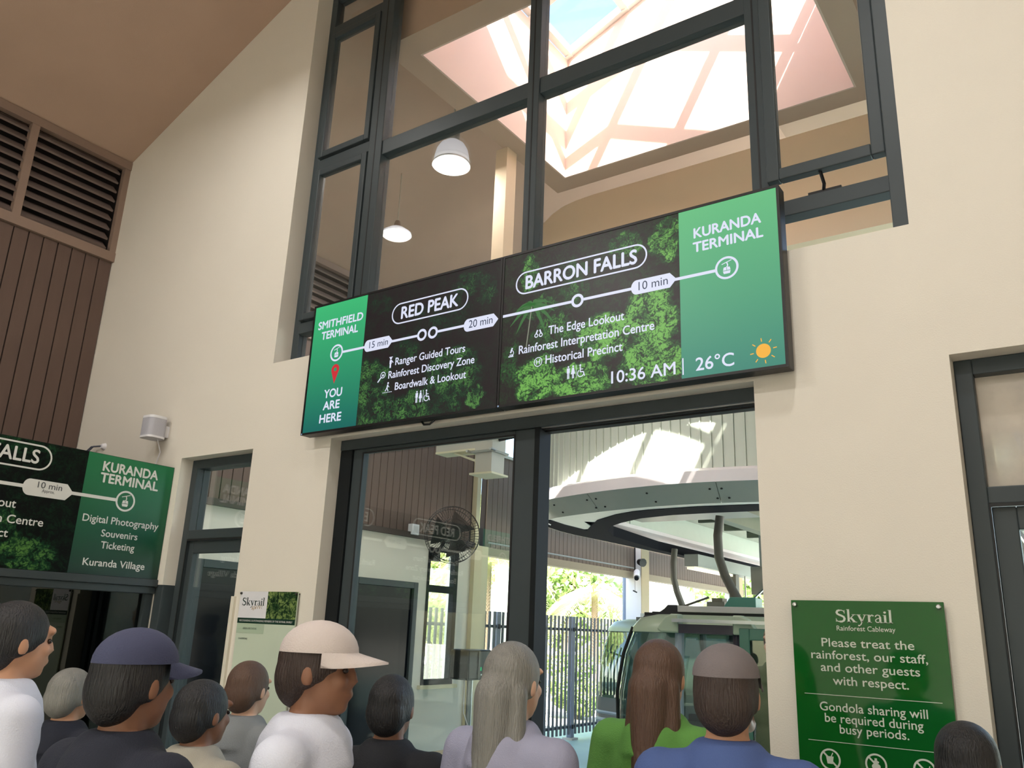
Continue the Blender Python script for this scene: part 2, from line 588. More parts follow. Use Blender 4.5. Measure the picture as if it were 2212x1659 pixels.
def skyrail_logo(mb, u0, u1, v, h, plane, proud=0.0):
    polys, wdt = serif_skyrail()
    k = (u1 - u0) / wdt
    for p in polys:
        flat_poly(mb, [(u0 + a * k, v + b * h) for a, b in p], plane, proud)
# ------------------------------------------------------------------ the building shell
X1 = -6.447           # face of the clad side wall
X2 = -5.117           # face of the ticket office
XR = 1.80             # opposite side wall
RIDGE = -2.32
def roofz(x):
    return 5.34 + 0.423 * (x - X1) if x <= RIDGE else 5.34 + 0.423 * (XR - x) * (RIDGE - X1) / (XR - RIDGE)
ZR = roofz(RIDGE)

def cells(mb, xs, zs, holes, y0, y1, axis='y'):
    for i in range(len(xs) - 1):
        for j in range(len(zs) - 1):
            cx = (xs[i] + xs[i + 1]) / 2; cz = (zs[j] + zs[j + 1]) / 2
            if any(a < cx < b and c < cz < d for a, b, c, d in holes):
                continue
            if axis == 'y':
                mb.box(xs[i], xs[i + 1], y0, y1, zs[j], zs[j + 1])
            else:
                mb.box(y0, y1, xs[i], xs[i + 1], zs[j], zs[j + 1])

# gable wall that carries the screens
WT = 0.22
holes = [(-5.034, -4.286, 0, 2.64), (-3.585, -1.087, 0, 2.64), (-0.361, 0.387, 0, 2.64), (-4.195, -0.447, 3.19, 5.33), (X2, -5.034, 0, 1.805)]
xs = sorted({X1 - 0.15, XR + .15, X2} | {h[0] for h in holes} | {h[1] for h in holes})
zs = sorted({0, 1.805, 2.64, 3.19, 5.33})
mb = MB()
cells(mb, xs, zs, holes, 0, WT)
mb.prism([(X1, 5.33), (-4.195, 5.33), (-4.195, roofz(-4.195) + .1), (X1, 5.43)], 'y', 0, WT)
mb.prism([(-4.195, 6.12), (-0.447, 6.12), (-0.447, roofz(-.447) + .1), (RIDGE, ZR + .1), (-4.195, roofz(-4.195) + .1)], 'y', 0, WT)
mb.prism([(-0.447, 5.33), (XR, 5.33), (XR, 5.43), (-0.447, roofz(-.447) + .1)], 'y', 0, WT)
wall_front = struct(mb.build('wall_front', CREAM))

# floors
mb = MB(); mb.box(X1 - .15, XR + .15, -8.3, 0.3, -0.12, 0.0)
struct(mb.build('floor', mat('grey_floor_tile', (182, 176, 166), 0.4, vary=0.08)))
TEAL = mat('teal_painted_concrete', (154, 182, 174), 0.45, vary=0.12, scale=3)
mb = MB(); mb.box(X1 - 1.6, XR + 4.0, 0.3, 17.5, -0.12, 0.0)
struct(mb.build('floor_platform', TEAL))

# ceilings: two slopes in the waiting room, and the same over the hall with a hole for the light well
LW = (-3.58, -1.06, 0.50, 2.49)       # light well opening in plan
mb = MB()
def slab(mb, x0, x1, y0, y1, t=0.30):
    mb.prism([(x0, roofz(x0)), (x1, roofz(x1)), (x1, roofz(x1) + t), (x0, roofz(x0) + t)], 'y', y0, y1)
for a, b in ((X1 - .25, RIDGE), (RIDGE, XR + .25)):
    slab(mb, a, b, -8.3, 0.0)
struct(mb.build('ceiling', CEIL))
mb = MB()
EO = 5.20
g_ = .03
slab(mb, X1 - .25, LW[0] - g_, WT, EO); slab(mb, LW[1] + g_, XR + .25, WT, EO)
slab(mb, LW[0] - g_, RIDGE, WT, LW[2] - g_); slab(mb, RIDGE, LW[1] + g_, WT, LW[2] - g_)
slab(mb, LW[0] - g_, RIDGE, LW[3] + g_, EO); slab(mb, RIDGE, LW[1] + g_, LW[3] + g_, EO)
struct(mb.build('ceiling_hall', CEIL))

# light well: brown box hanging under the roof, pale lining, gabled roof glazing
LINE = mat('pale_pink_shaft_paint', (224, 198, 184), 0.8, vary=0.02, scale=3)
lw = sroot('skylight_shaft', (-2.32, 1.5, 5.6))
o = 0.21
zt = lambda x: roofz(x) + 0.31
mb = MB()
mb.box(LW[0] - o, LW[0] - .015, LW[2] - o, LW[3] + o, 5.6, zt(LW[0]))
mb.box(LW[1] + .015, LW[1] + o, LW[2] - o, LW[3] + o, 5.6, zt(LW[1]))
for ya, yb in ((LW[2] - o, LW[2] - .015), (LW[3] + .015, LW[3] + o)):
    mb.prism([(LW[0] - .015, 5.6), (LW[1] + .015, 5.6), (LW[1] + .015, zt(LW[1])), (RIDGE, zt(RIDGE)), (LW[0] - .015, zt(LW[0]))], 'y', ya, yb)
mb.build('shaft_box', CEIL, lw)
mb = MB()
mb.box(LW[0] - .015, LW[0], LW[2], LW[3], 5.601, zt(LW[0]))
mb.box(LW[1], LW[1] + .015, LW[2], LW[3], 5.601, zt(LW[1]))
for ya, yb in ((LW[2] - .015, LW[2]), (LW[3], LW[3] + .015)):
    mb.prism([(LW[0] - .015, 5.601), (LW[1] + .015, 5.601), (LW[1] + .015, zt(LW[1])), (RIDGE, zt(RIDGE)), (LW[0] - .015, zt(LW[0]))], 'y', ya, yb)
mb.build('shaft_lining', LINE, lw)
BAR = mat('white_skylight_bar', (215, 215, 210), 0.5)
def slopebar(x0, x1, yc, wd=0.06, h=0.09):
    m = MB()
    m.prism([(x0, zt(x0)), (x1, zt(x1)), (x1, zt(x1) + h), (x0, zt(x0) + h)], 'y', yc - wd / 2, yc + wd / 2)
    return m
for yc in (LW[2] + .02, 1.16, 1.83, LW[3] - .02):
    slopebar(LW[0], RIDGE, yc).build('glazing_bar', BAR, lw)
    slopebar(RIDGE, LW[1], yc).build('glazing_bar', BAR, lw)
for xc in (LW[0] + .03, -2.95, RIDGE, -1.69, LW[1] - .03):
    m = MB(); m.box(xc - .035, xc + .035, LW[2], LW[3], zt(xc) + .005, zt(xc) + .085)
    m.build('glazing_bar', BAR, lw)
for x0, x1 in ((LW[0], -2.95), (-2.95, RIDGE), (RIDGE, -1.69), (-1.69, LW[1])):
    for y0, y1 in ((LW[2], 1.16), (1.16, 1.83), (1.83, LW[3])):
        m = MB()
        m.add([(x0 + .03, y0 + .03, zt(x0 + .03) + .05), (x1 - .03, y0 + .03, zt(x1 - .03) + .05), (x1 - .03, y1 - .03, zt(x1 - .03) + .05), (x0 + .03, y1 - .03, zt(x0 + .03) + .05)], [(0, 1, 2, 3)])
        m.build('roof_pane', GLASS_C, lw)

# post under the light well, and the curved bulkhead beyond it
POSTM = mat('cream_post_paint', (222, 200, 170), 0.7)
hp = sroot('trim_1', (-3.85, 1.9, 2.75))
mb = MB(); mb.box(-3.86, -3.74, 1.80, 1.94, 3.10, 5.6); mb.build('hanging_post', POSTM, hp)
DUCT = mat('pale_grey_duct', (196, 192, 184), 0.45, vary=0.05)
mb = MB(); mb.box(-3.97, -3.80, 1.86, 2.04, 2.955, 3.10); mb.box(-3.965, -3.805, 1.865, 2.035, 2.78, 2.94); mb.build('duct_drop', DUCT, hp)
mb = MB(); mb.box(-3.99, -3.78, 1.84, 2.06, 2.94, 2.957); mb.build('duct_collar', GREYM, hp)
mb = MB(); mb.box(-4.00, -3.78, 1.84, 2.06, 2.765, 2.78); mb.build('duct_flange', mat('cream_flange', (228, 220, 190), 0.5), hp)
mb = MB(); mb.box(-4.39, -3.97, 1.88, 2.02, 2.985, 3.12); mb.build('duct_branch', DUCT, hp)
mb = MB(); mb.box(-4.39, -3.97, 1.875, 2.025, 2.97, 2.986); mb.prism([(-4.23, 2.97), (-4.20, 2.97), (-3.97, 2.89), (-3.97, 2.87)], 'y', 1.90, 1.98); mb.build('bracket', mat('cream_flange', (228, 220, 190)), hp)
for xb in (-4.005, -3.775):
    mb = MB(); mb.tube([(xb, 1.86, 2.95), (xb, 1.80, 2.95)], .012, 6); mb.build('bolt', STEEL, hp)
BULK = mat('tan_bulkhead_paint', (236, 214, 184), 0.9, vary=0.05, scale=2)
mb = MB()
pts = [(XR, 4.78), (XR, 5.80), (-3.70, 5.80), (-3.88, 5.79), (-4.04, 5.765), (-4.17, 5.71), (-4.28, 5.63), (-4.36, 5.53), (-4.40, 5.42), (-4.42, 4.78)]
mb.prism(pts, 'y', 3.2, 3.34)
struct(mb.build('wall_bulkhead', BULK))

# clad side wall -----------------------------------------------------------
wl = sroot('wall_left', (X1, 0, 0))
mb = MB()
mb.box(X1 - .15, X1 - .022, -8.3, 0.0, 2.55, 4.45)             # backing behind the boards
mb.box(X1 - .15, X1 - .022, WT, 5.10, 2.58, 4.45)
mb.box(X1 - .15, X1 - .05, -8.3, 5.1, 5.30, 5.60)
mb.box(X1 - .15, X1, -8.3, 0, 0, 2.55)                          # rendered base, in the office and the room
mb.box(X1 - .15, X1 - .10, -8.3, 5.1, 4.45, 5.30)               # dark backing of the louvres
wb = mb.build('wall_backing', mat('dark_brown_backing', (30, 24, 22), 0.9), wl)
boards = {}
def board(y, z0, z1, n):
    key = (z0, z1)
    if key not in boards:
        m = MB(); m.box(X1 - .02, X1, 0.004, 0.106, z0, z1)
        o = m.build('cladding_board', CLAD, wl)
        boards[key] = o
    else:
        o = boards[key].copy(); col.objects.link(o); o.parent = wl
    o.location.y = y
    return o
y = -0.112
while y > -1.75:
    board(y, 2.55, 4.45, 0); y -= 0.112
m = MB(); m.box(X1 - .02, X1, -8.3, y + .112, 2.55, 4.45); m.build('cladding_sheet', CLAD, wl)
y = WT
while y < 5.02:
    board(y, 2.60, 4.45, 0); y += 0.112
mb = MB(); mb.box(X1 - .03, X1 + .03, -8.3, 0, 4.41, 4.49); mb.box(X1 - .03, X1 + .03, WT, 5.1, 4.41, 4.49); mb.build('louvre_sill', TRIMB, wl)
mb = MB(); mb.box(X1 - .03, X1 + .03, -8.3, 0, 5.27, 5.34); mb.box(X1 - .03, X1 + .03, WT, 5.1, 5.27, 5.34); mb.build('louvre_head', TRIMB, wl)
louv = None
def louvre_bay(y0, y1):
    global louv
    m = MB(); m.box(X1 - .03, X1 + .025, y0 - .03, y0 + .03, 4.49, 5.27); m.build('louvre_mullion', TRIMB, wl)
    for k in range(9):
        z = 4.50 + k * 0.0865
        m = MB()
        m.prism([(X1 - .075, z + .075), (X1 - .065, z + .085), (X1 + .012, z + .012), (X1 + .002, z)], 'y', y0 + .03, y1 - .03)
        m.build('louvre_slat', LOUV, wl)
for y0 in (-1.60, -0.80):
    louvre_bay(y0, y0 + .80 - (.05 if y0 == -.8 else 0))
m = MB(); m.box(X1 - .03, X1 + .02, -.05, 0, 4.49, 5.27); m.build('louvre_mullion', TRIMB, wl)
for k in range(6):
    louvre_bay(.28 + k * .80, .28 + (k + 1) * .80)

# hall side: cream wall below the cladding with openings
hl = [(1.20, 2.20, 0, 2.10), (3.10, 4.12, 0, 2.08), (4.27, 4.83, 0.97, 2.50)]
mb = MB()
ys = sorted({WT, 5.10} | {h[0] for h in hl} | {h[1] for h in hl}); zs = [0, .97, 2.08, 2.10, 2.50, 2.60]
cells(mb, ys, zs, hl, X1 - .15, X1 + .0, 'x')
struct(mb.build('wall_hall_left', CREAM))
mb = MB(); mb.box(X1 - .35, X1 + .06, 5.08, 5.36, 0, 2.6); mb.box(X1 - .1, X1 + .05, 5.08, 5.16, 2.6, 5.4)
struct(mb.build('trim_2', CREAM_B))
mb = MB(); mb.box(X1 - .02, X1 + .05, WT, 5.1, 2.57, 2.63)
struct(mb.build('trim_3', mat('dark_rail_brown', (62, 48, 42), 0.6)))

# other walls of the waiting room, with daylight from glazed openings behind the camera
mb = MB()
mb.box(XR, XR + .15, -8.3, 0, 0, 5.33)
mb.box(XR, XR + .15, 0.22, 5.2, 0, 5.33)
struct(mb.build('wall_right', CREAM))
mb = MB()
cells(mb, [X1 - .15, -5.4, -3.7, -1.6, .4, XR + .15], [0, .3, 2.5, 5.33], [(-5.4, -3.7, .3, 2.5), (-1.6, .4, .3, 2.5)], -8.45, -8.3)
mb.prism([(X1, 5.33), (XR, 5.33), (RIDGE, ZR + .1)], 'y', -8.45, -8.3)
struct(mb.build('wall_back', CREAM))
def back_window(name, a0, a1, z0, z1, axis, pos):
    r = sroot(name, (0, 0, 0))
    m = MB()
    n = 3
    for i in range(n + 1):
        c = a0 + (a1 - a0) * i / n
        c = min(max(c, a0 + .03), a1 - .03)
        (m.box(c - .03, c + .03, pos - .04, pos + .04, z0, z1) if axis == 'y' else m.box(pos - .04, pos + .04, c - .03, c + .03, z0, z1))
    for z in (z0 + .03, z1 - .03):
        (m.box(a0, a1, pos - .04, pos + .04, z - .03, z + .03) if axis == 'y' else m.box(pos - .04, pos + .04, a0, a1, z - .03, z + .03))
    m.build('window_frame', FRAME, r)
    for i in range(n):
        c0 = a0 + (a1 - a0) * i / n; c1 = a0 + (a1 - a0) * (i + 1) / n
        m = MB()
        (m.box(c0 + .03, c1 - .03, pos - .003, pos + .003, z0 + .06, z1 - .06) if axis == 'y' else m.box(pos - .003, pos + .003, c0 + .03, c1 - .03, z0 + .06, z1 - .06))
        m.build('pane', GLASS, r)
back_window('window_1', -5.4, -3.7, .3, 2.5, 'y', -8.38)
back_window('window_2', -1.6, .4, .3, 2.5, 'y', -8.38)
# ------------------------------------------------------------------ upper window
wu = sroot('window_5', (-2.32, .13, 3.19))
YF0, YF1 = 0.12, 0.20
def vbar(x0, x1, z0, z1, y0=YF0, y1=YF1, nm='mullion', m=FRAME):
    b = MB(); b.box(x0, x1, y0, y1, z0, z1)
    return b.build(nm, m, wu, bevel=.004)
ZW0, ZW1 = 3.19, 6.12
XM = [(-4.195, -4.135), (-3.635, -3.515), (-2.365, -2.285), (-1.09, -1.01), (-0.507, -0.447)]
vbar(XM[0][0], XM[0][1], ZW0, ZW1, .13, nm='jamb'); vbar(XM[4][0], XM[4][1], ZW0, ZW1, .02, nm='jamb')
for a, b in XM[1:4]:
    vbar(a, b, ZW0, ZW1, .11)
    g = MB(); g.box((a + b) / 2 - .004, (a + b) / 2 + .004, .1085, .1105, ZW0, ZW1); g.build('gasket', GASKET, wu)
vbar(-4.135, -.507, ZW1 - .06, ZW1, nm='head')
def rail(x0, x1, z0, z1, **k):
    return vbar(x0, x1, z0, z1, nm='transom', **k)
for i, (zs_) in enumerate([((4.62, 4.70), (5.74, 5.82)), ((4.555, 4.66),), ((4.555, 4.66),), ((5.74, 5.82),)]):
    for z0, z1 in zs_:
        rail(XM[i][1], XM[i + 1][0], z0, z1)
for i in range(4):
    rail(XM[i][1], XM[i + 1][0], 3.415, 3.49)
    rail(XM[i][1], XM[i + 1][0], ZW0, 3.225) if i < 3 else None
def pane(x0, x1, z0, z1, y=.165, m=GLASS_T):
    b = MB(); b.box(x0, x1, y - .003, y + .003, z0, z1)
    return b.build('pane', m, wu)
def sash(x0, x1, z0, z1, y0=.10, y1=.15, w_=.045):
    b = MB()
    b.box(x0, x0 + w_, y0, y1, z0, z1); b.box(x1 - w_, x1, y0, y1, z0, z1)
    b.box(x0 + w_, x1 - w_, y0, y1, z0, z0 + w_); b.box(x0 + w_, x1 - w_, y0, y1, z1 - w_, z1)
    o = b.build('sash', FRAME, wu, bevel=.005)
    b = MB(); b.box(x0 + w_, x1 - w_, (y0 + y1) / 2 - .003, (y0 + y1) / 2 + .003, z0 + w_, z1 - w_)
    b.build('pane', GLASS_T, o)
    return o
sash(-4.13, -3.64, 4.71, 5.735); sash(-4.13, -3.64, 3.50, 4.61)
pane(-4.135, -3.635, 5.82, 6.06)
for i in (1, 2):
    a, b = XM[i][1], XM[i + 1][0]
    pane(a, b, 3.49, 4.555); pane(a, b, 4.66, 6.06); pane(a, b, 3.225, 3.415)
pane(-4.135, -3.635, 3.225, 3.415)
pane(-1.01, -.507, 5.82, 6.06)
# opened awning sash with its stay
sw = sash(-1.005, -.512, 3.565, 5.73, .055, .105, .055)
st = MB(); st.tube([(-.78, .08, 3.565), (-.775, .11, 3.52), (-.79, .15, 3.495)], .008, 6); st.box(-.85, -.71, .13, .17, 3.49, 3.505)
st.build('window_stay', BLACK, wu)

# ------------------------------------------------------------------ sliding door
ds = sroot('door_1', (-2.34, .12, 0))
mb = MB()
mb.box(-3.585, -1.087, .08, .20, 2.58, 2.64); mb.build('door_head', FRAME, ds, bevel=.004)
mb = MB(); mb.box(-2.20, -1.10, .10, .115, 2.576, 2.586); mb.box(-2.2, -1.1, .13, .14, 2.573, 2.581); mb.build('track_lip', STEEL, ds)
mb = MB(); mb.box(-2.20, -1.10, .116, .129, 2.570, 2.581); mb.box(-2.2, -1.1, .141, .19, 2.565, 2.581); mb.build('track_channel', GASKET, ds)
mb = MB(); mb.box(-3.585, -3.49, .085, .20, 0, 2.58); mb.build('door_jamb', FRAME_D, ds, bevel=.004)
mb = MB(); mb.box(-1.105, -1.087, .085, .20, 0, 2.58); mb.build('door_jamb', FRAME_D, ds)
lf = MB()                                             # the closed leaf
L0, L1 = -3.49, -2.225
lf.box(L0, L0 + .075, .10, .15, .02, 2.58); lf.box(L1 - .125, L1, .10, .15, .02, 2.58)
lf.box(L0 + .075, L1 - .125, .10, .15, 2.560, 2.58); lf.box(L0 + .075, L1 - .125, .10, .15, .02, .16)
leaf = lf.build('door_leaf', FRAME, ds, bevel=.004)
g = MB(); g.box(L0 + .075, L1 - .125, .122, .128, .16, 2.560); g.build('pane', GLASS, leaf)
g = MB(); g.box(L0 + .073, L0 + .083, .097, .1005, .16, 2.560); g.build('gasket', GASKET, leaf)
g = MB(); g.box(L0 + .083, L1 - .127, .097, .1005, 2.552, 2.560); g.build('gasket', GASKET, leaf)
g = MB(); g.box(L1 - .131, L1 - .121, .097, .1005, .16, 2.560); g.build('gasket', GASKET, leaf)
mb = MB(); mb.box(L1, L1 + .03, .09, .19, .0, 2.58); mb.build('meeting_stile', FRAME_D, ds)

# ------------------------------------------------------------------ hinged doors
def hinged(name, x0, x1, m_glass, leafw):
    r = sroot(name, ((x0 + x1) / 2, .12, 0))
    b = MB()
    b.box(x0, x0 + .06, .09, .20, 0, 2.64); b.box(x1 - .06, x1, .09, .20, 0, 2.64)
    b.box(x0 + .06, x1 - .06, .09, .20, 2.58, 2.64); b.box(x0 + .06, x1 - .06, .09, .20, 2.105, 2.165)
    b.build('door_frame', FRAME, r, bevel=.004)
    g = MB(); g.box(x0 + .06, x1 - .06, .142, .148, 2.165, 2.58); g.build('transom_pane', m_glass, r)
    b = MB()
    b.box(x0 + .065, x0 + .065 + leafw, .11, .155, .01, 2.095); b.box(x1 - .065 - leafw, x1 - .065, .11, .155, .01, 2.095)
    b.box(x0 + .065 + leafw, x1 - .065 - leafw, .11, .155, 2.015 if leafw < .08 else 2.0, 2.095); b.box(x0 + .065 + leafw, x1 - .065 - leafw, .11, .155, .01, .2)
    lf = b.build('door_leaf', FRAME, r, bevel=.004)
    g = MB(); g.box(x0 + .065 + leafw, x1 - .065 - leafw, .130, .136, .2, 2.015); g.build('pane', GLASS, lf)
    b = MB(); b.tube([(x1 - .10, .10, 1.0), (x1 - .10, .06, 1.0), (x1 - .20, .06, 1.0)], .009, 8); b.build('door_handle', STEEL, lf, smooth=True)
    g = MB(); g.box(x0 + .06, x0 + .066, .0885, .0905, 0, 2.105); g.box(x0 + .066, x1 - .06, .0885, .0905, 2.094, 2.106); g.build('gasket', GASKET, r)
    return r
hinged('door_2', -5.034, -4.286, GLASS, .05)
DUSTY = glass('dusty_transom_glass', (.5, .48, .44), .03, .4, dirt=.85)
hinged('door_3', -.361, .387, DUSTY, .075)
mb = MB(); mb.box(-4.292, -4.262, -.016, 0.0, 0, 1.74); mb.box(-4.292, -4.286, 0, .02, 0, 1.74)
cgd = tag(mb.build('corner_guard', mat('cream_white_guard', (222, 216, 200), .4), loc=(-4.28, 0, 0)), 'narrow pale corner guard strip on the wall edge beside the poster', 'corner guard')
mb = MB(); mb.box(X2, -5.034, .005, .1, 0, 1.805); p2 = mb.build('trim_4', FRAME, bevel=.004); struct(p2)

# ------------------------------------------------------------------ the two lit route screens
ZB, ZT = 2.648, 3.452
XA, XS, XB = -3.733, -2.328, -.909
PL = lambda u, v, p=0.0: (u, -.1005 - p, v)
TXT = screen_mat('screen_white', (222, 226, 246))
TXG = screen_mat('screen_pill_text', (46, 58, 84))
GRN = screen_mat('screen_green', (26, 100, 94), (64, 186, 118), ZB, ZT)
GRN2 = screen_mat('screen_green_light', (58, 132, 116), (104, 190, 130), ZB, ZT)
PIN = screen_mat('screen_red', (204, 52, 60))
SUNC = screen_mat('screen_amber', (244, 178, 62))
blobs_a = [(-3.20, 2.86, .16, .20, .60), (-3.10, 2.70, .20, .10, .55), (-2.88, 2.72, .16, .10, .65), (-2.62, 2.86, .20, .16, .60), (-2.46, 2.72, .07, .055, 1.25),
           (-2.55, 3.35, .10, .07, .34), (-2.42, 3.30, .06, .10, .36), (-2.95, 3.04, .10, .10, .30), (-3.18, 3.36, .10, .07, .20), (-2.70, 3.20, .22, .12, .16), (-2.66, 2.70, .12, .08, .35)]
blobs_b = [(-2.10, 2.76, .13, .13, 1.2), (-1.86, 2.72, .18, .10, 1.1), (-1.72, 2.92, .15, .13, 1.25), (-1.50, 2.98, .14, .17, 1.15), (-1.48, 2.76, .18, .13, 1.05),
           (-2.16, 3.32, .06, .09, .60), (-2.10, 3.13, .12, .06, .5), (-1.42, 3.33, .09, .12, .8), (-1.62, 3.35, .10, .07, .42), (-1.90, 3.22, .10, .14, .25), (-2.00, 2.98, .14, .10, .40), (-2.26, 2.85, .06, .14, .25)]
FOLA = foliage_print('rainforest_picture_left', blobs_a, (38, 31, 33), (30, 56, 40), (84, 132, 68), gain=1.0, leaf=78)
FOLB = foliage_print('rainforest_picture_right', blobs_b, (40, 33, 34), (40, 80, 44), (116, 178, 84), gain=1.0, leaf=72)

def wc_icon(mb, c, h, P, pr):
    """man, woman, bar, wheelchair user"""
    k = h
    for i, dx in enumerate((-.62, -.22)):
        x = c[0] + dx * k; y = c[1]
        flat_disc(mb, (x, y + .43 * k), .075 * k, P, pr, 12)
        if i == 0:
            flat_rect(mb, x - .13 * k, x + .13 * k, y - .05 * k, y + .33 * k, P, pr); flat_rect(mb, x - .09 * k, x - .012 * k, y - .48 * k, y - .05 * k, P, pr); flat_rect(mb, x + .012 * k, x + .09 * k, y - .48 * k, y - .05 * k, P, pr)
        else:
            flat_poly(mb, [(x - .08 * k, y + .33 * k), (x - .18 * k, y - .15 * k), (x + .18 * k, y - .15 * k), (x + .08 * k, y + .33 * k)], P, pr); flat_rect(mb, x - .08 * k, x - .012 * k, y - .48 * k, y - .15 * k, P, pr); flat_rect(mb, x + .012 * k, x + .08 * k, y - .48 * k, y - .15 * k, P, pr)
    flat_rect(mb, c[0] + .04 * k, c[0] + .07 * k, c[1] - .5 * k, c[1] + .5 * k, P, pr)
    x = c[0] + .42 * k; y = c[1]
    flat_ring(mb, (x, y - .18 * k), .22 * k, .29 * k, P, pr, 20, a0=120, a1=380)
    flat_disc(mb, (x - .04 * k, y + .42 * k), .08 * k, P, pr, 12)
    flat_line(mb, (x - .04 * k, y + .33 * k), (x - .02 * k, y - .1 * k), .09 * k, P, pr); flat_line(mb, (x - .03 * k, y + .13 * k), (x + .2 * k, y + .11 * k), .06 * k, P, pr)
    flat_line(mb, (x - .02 * k, y - .08 * k), (x + .22 * k, y - .08 * k), .08 * k, P, pr); flat_line(mb, (x + .2 * k, y - .08 * k), (x + .34 * k, y - .42 * k), .08 * k, P, pr)
def gondola_icon(mb, c, r, t, P, pr):
    flat_ring(mb, c, r - t, r, P, pr, 36)
    x, y = c
    flat_line(mb, (x - .42 * r, y + .36 * r), (x + .42 * r, y + .62 * r), .07 * r, P, pr)
    flat_line(mb, (x + .02 * r, y + .48 * r), (x + .10 * r, y + .18 * r), .10 * r, P, pr); flat_line(mb, (x + .1 * r, y + .2 * r), (x, y + .05 * r), .09 * r, P, pr)
    for s in (-1, 1):
        flat_poly(mb, [(x + s * .02 * r, y + .08 * r), (x + s * .26 * r, y + .05 * r), (x + s * .32 * r, y - .22 * r), (x + s * .02 * r, y - .22 * r)], P, pr)
    flat_poly(mb, [(x - .33 * r, y - .27 * r), (x + .33 * r, y - .27 * r), (x + .26 * r, y - .52 * r), (x - .26 * r, y - .52 * r)], P, pr)

def part(mb, name, m, root):
    return mb.build(name, m, root)
def put(root, s, u0, u1, v, h, bold=0.0, m=None, P=PL, pr=.0012):
    full, _ = glyphs(s, 0.0)
    fx0, fx1 = full[:, 0].min(), full[:, 0].max()
    k = (u1 - u0) / (fx1 - fx0)
    words = s.split(' ')
    for i, wd in enumerate(words):                     # every word is a part of its own
        pre, _ = glyphs(' '.join(words[:i + 1]), 0.0)
        one, _ = glyphs(wd, 0.0)
        e = u0 + (pre[:, 0].max() - fx0) * k
        mb = MB(); letter(mb, wd, e - (one[:, 0].max() - one[:, 0].min()) * k, e, v, h, P, bold, proud=pr)
        mb.build('lettering', m or TXT, root)

def make_screen(x0, x1, label):
    r = thing('display_screen', label, 'screen', ((x0 + x1) / 2, -.07, ZB), 'route screens over the sliding door')
    b = MB(); b.box(x0, x1, -.098, -.03, ZB, ZT); b.build('casing', BLACK, r, bevel=.004)
    b = MB(); b.box(x0 + .3, x1 - .3, -.03, 0.0, ZB + .25, ZT - .25); b.build('wall_mount', BLACK, r)
    b = MB(); w_ = .012
    b.box(x0, x0 + w_, -.104, -.098, ZB, ZT); b.box(x1 - w_, x1, -.104, -.098, ZB, ZT)
    b.box(x0 + w_, x1 - w_, -.104, -.098, ZB, ZB + w_); b.box(x0 + w_, x1 - w_, -.104, -.098, ZT - w_, ZT)
    b.build('bezel', BLACK, r)
    b = MB(); b.box(x0 + .006, x0 + .014, -.106, -.104, ZB + .002, ZB + .010); b.build('corner_sticker', mat('pale_blue_sticker', (150, 180, 220)), r)
    return r
WB = .012
s1 = make_screen(XA, XS, 'wide lit screen reading RED PEAK and YOU ARE HERE, above the sliding door')
b = MB(); flat_rect(b, XA + WB, -3.288, ZB + WB, ZT - WB, PL, 0); part(b, 'green_panel', GRN, s1)
b = MB(); flat_rect(b, -3.288, XS - WB, ZB + WB, ZT - WB, PL, 0); part(b, 'rainforest_picture', FOLA, s1)
put(s1, 'SMITHFIELD', -3.682, -3.312, 3.292, .047, .026); put(s1, 'TERMINAL', -3.645, -3.344, 3.223, .047, .026)
for s, a, b_, v in (('YOU', -3.569, -3.425, 2.853), ('ARE', -3.567, -3.435, 2.782), ('HERE', -3.586, -3.412, 2.706)):
    put(s1, s, a, b_, v, .048, .026)
put(s1, 'RED PEAK', -3.01, -2.61, 3.240, .068, .028)
for s, a, b_, v in (('Ranger Guided Tours', -3.026, -2.544, 2.973), ('Rainforest Discovery Zone', -3.07, -2.48, 2.902), ('Boardwalk & Lookout', -3.015, -2.529, 2.830)):
    put(s1, s, a, b_, v, .041, .014)
b = MB(); flat_capsule_ring(b, -3.083, -2.542, 3.211, 3.336, .008, PL, .0010); part(b, 'name_outline', TXT, s1)
zr = 3.117
b = MB()
for a, c in ((-3.45, -3.27), (-3.07, -2.882), (-2.737, -2.55)):
    flat_line(b, (a, zr), (c, zr), .014, PL, .0010)
flat_pill(b, -3.278, -3.060, 3.085, 3.155, PL, .0011); flat_pill(b, -2.562, -2.340, 3.080, 3.150, PL, .0011)
for c in (-2.848, -2.771):
    flat_ring(b, (c, zr), .020, .034, PL, .0011)
part(b, 'route_line', TXT, s1)
put(s1, '15 min', -3.238, -3.095, 3.103, .038, 0, TXG, pr=.0020); put(s1, '20 min', -2.528, -2.376, 3.098, .041, 0, TXG, pr=.0020)
b = MB(); gondola_icon(b, (-3.502, 3.120), .052, .011, PL, .0011); part(b, 'gondola_icon', TXT, s1)
b = MB(); cx, cz = -3.498, 3.000
pin = [(cx + .032 * math.cos(math.radians(a)), cz + .018 + .032 * math.sin(math.radians(a))) for a in range(-30, 211, 15)] + [(cx, cz - .068)]
for i in range(len(pin)):
    pa, pb = pin[i], pin[(i + 1) % len(pin)]
    ia = (cx + (pa[0] - cx) * .36, cz + .018 + max(-.012, min(.012, (pa[1] - cz - .018) * .36))); ib = (cx + (pb[0] - cx) * .36, cz + .018 + max(-.012, min(.012, (pb[1] - cz - .018) * .36)))
    flat_poly(b, [pa, pb, ib, ia], PL, .0011)
part(b, 'location_pin', PIN, s1)
b = MB(); wc_icon(b, (-2.812, 2.770), .066, PL, .0011); part(b, 'toilet_icons', TXT, s1)
b = MB()                                             # ranger, magnifier, walker
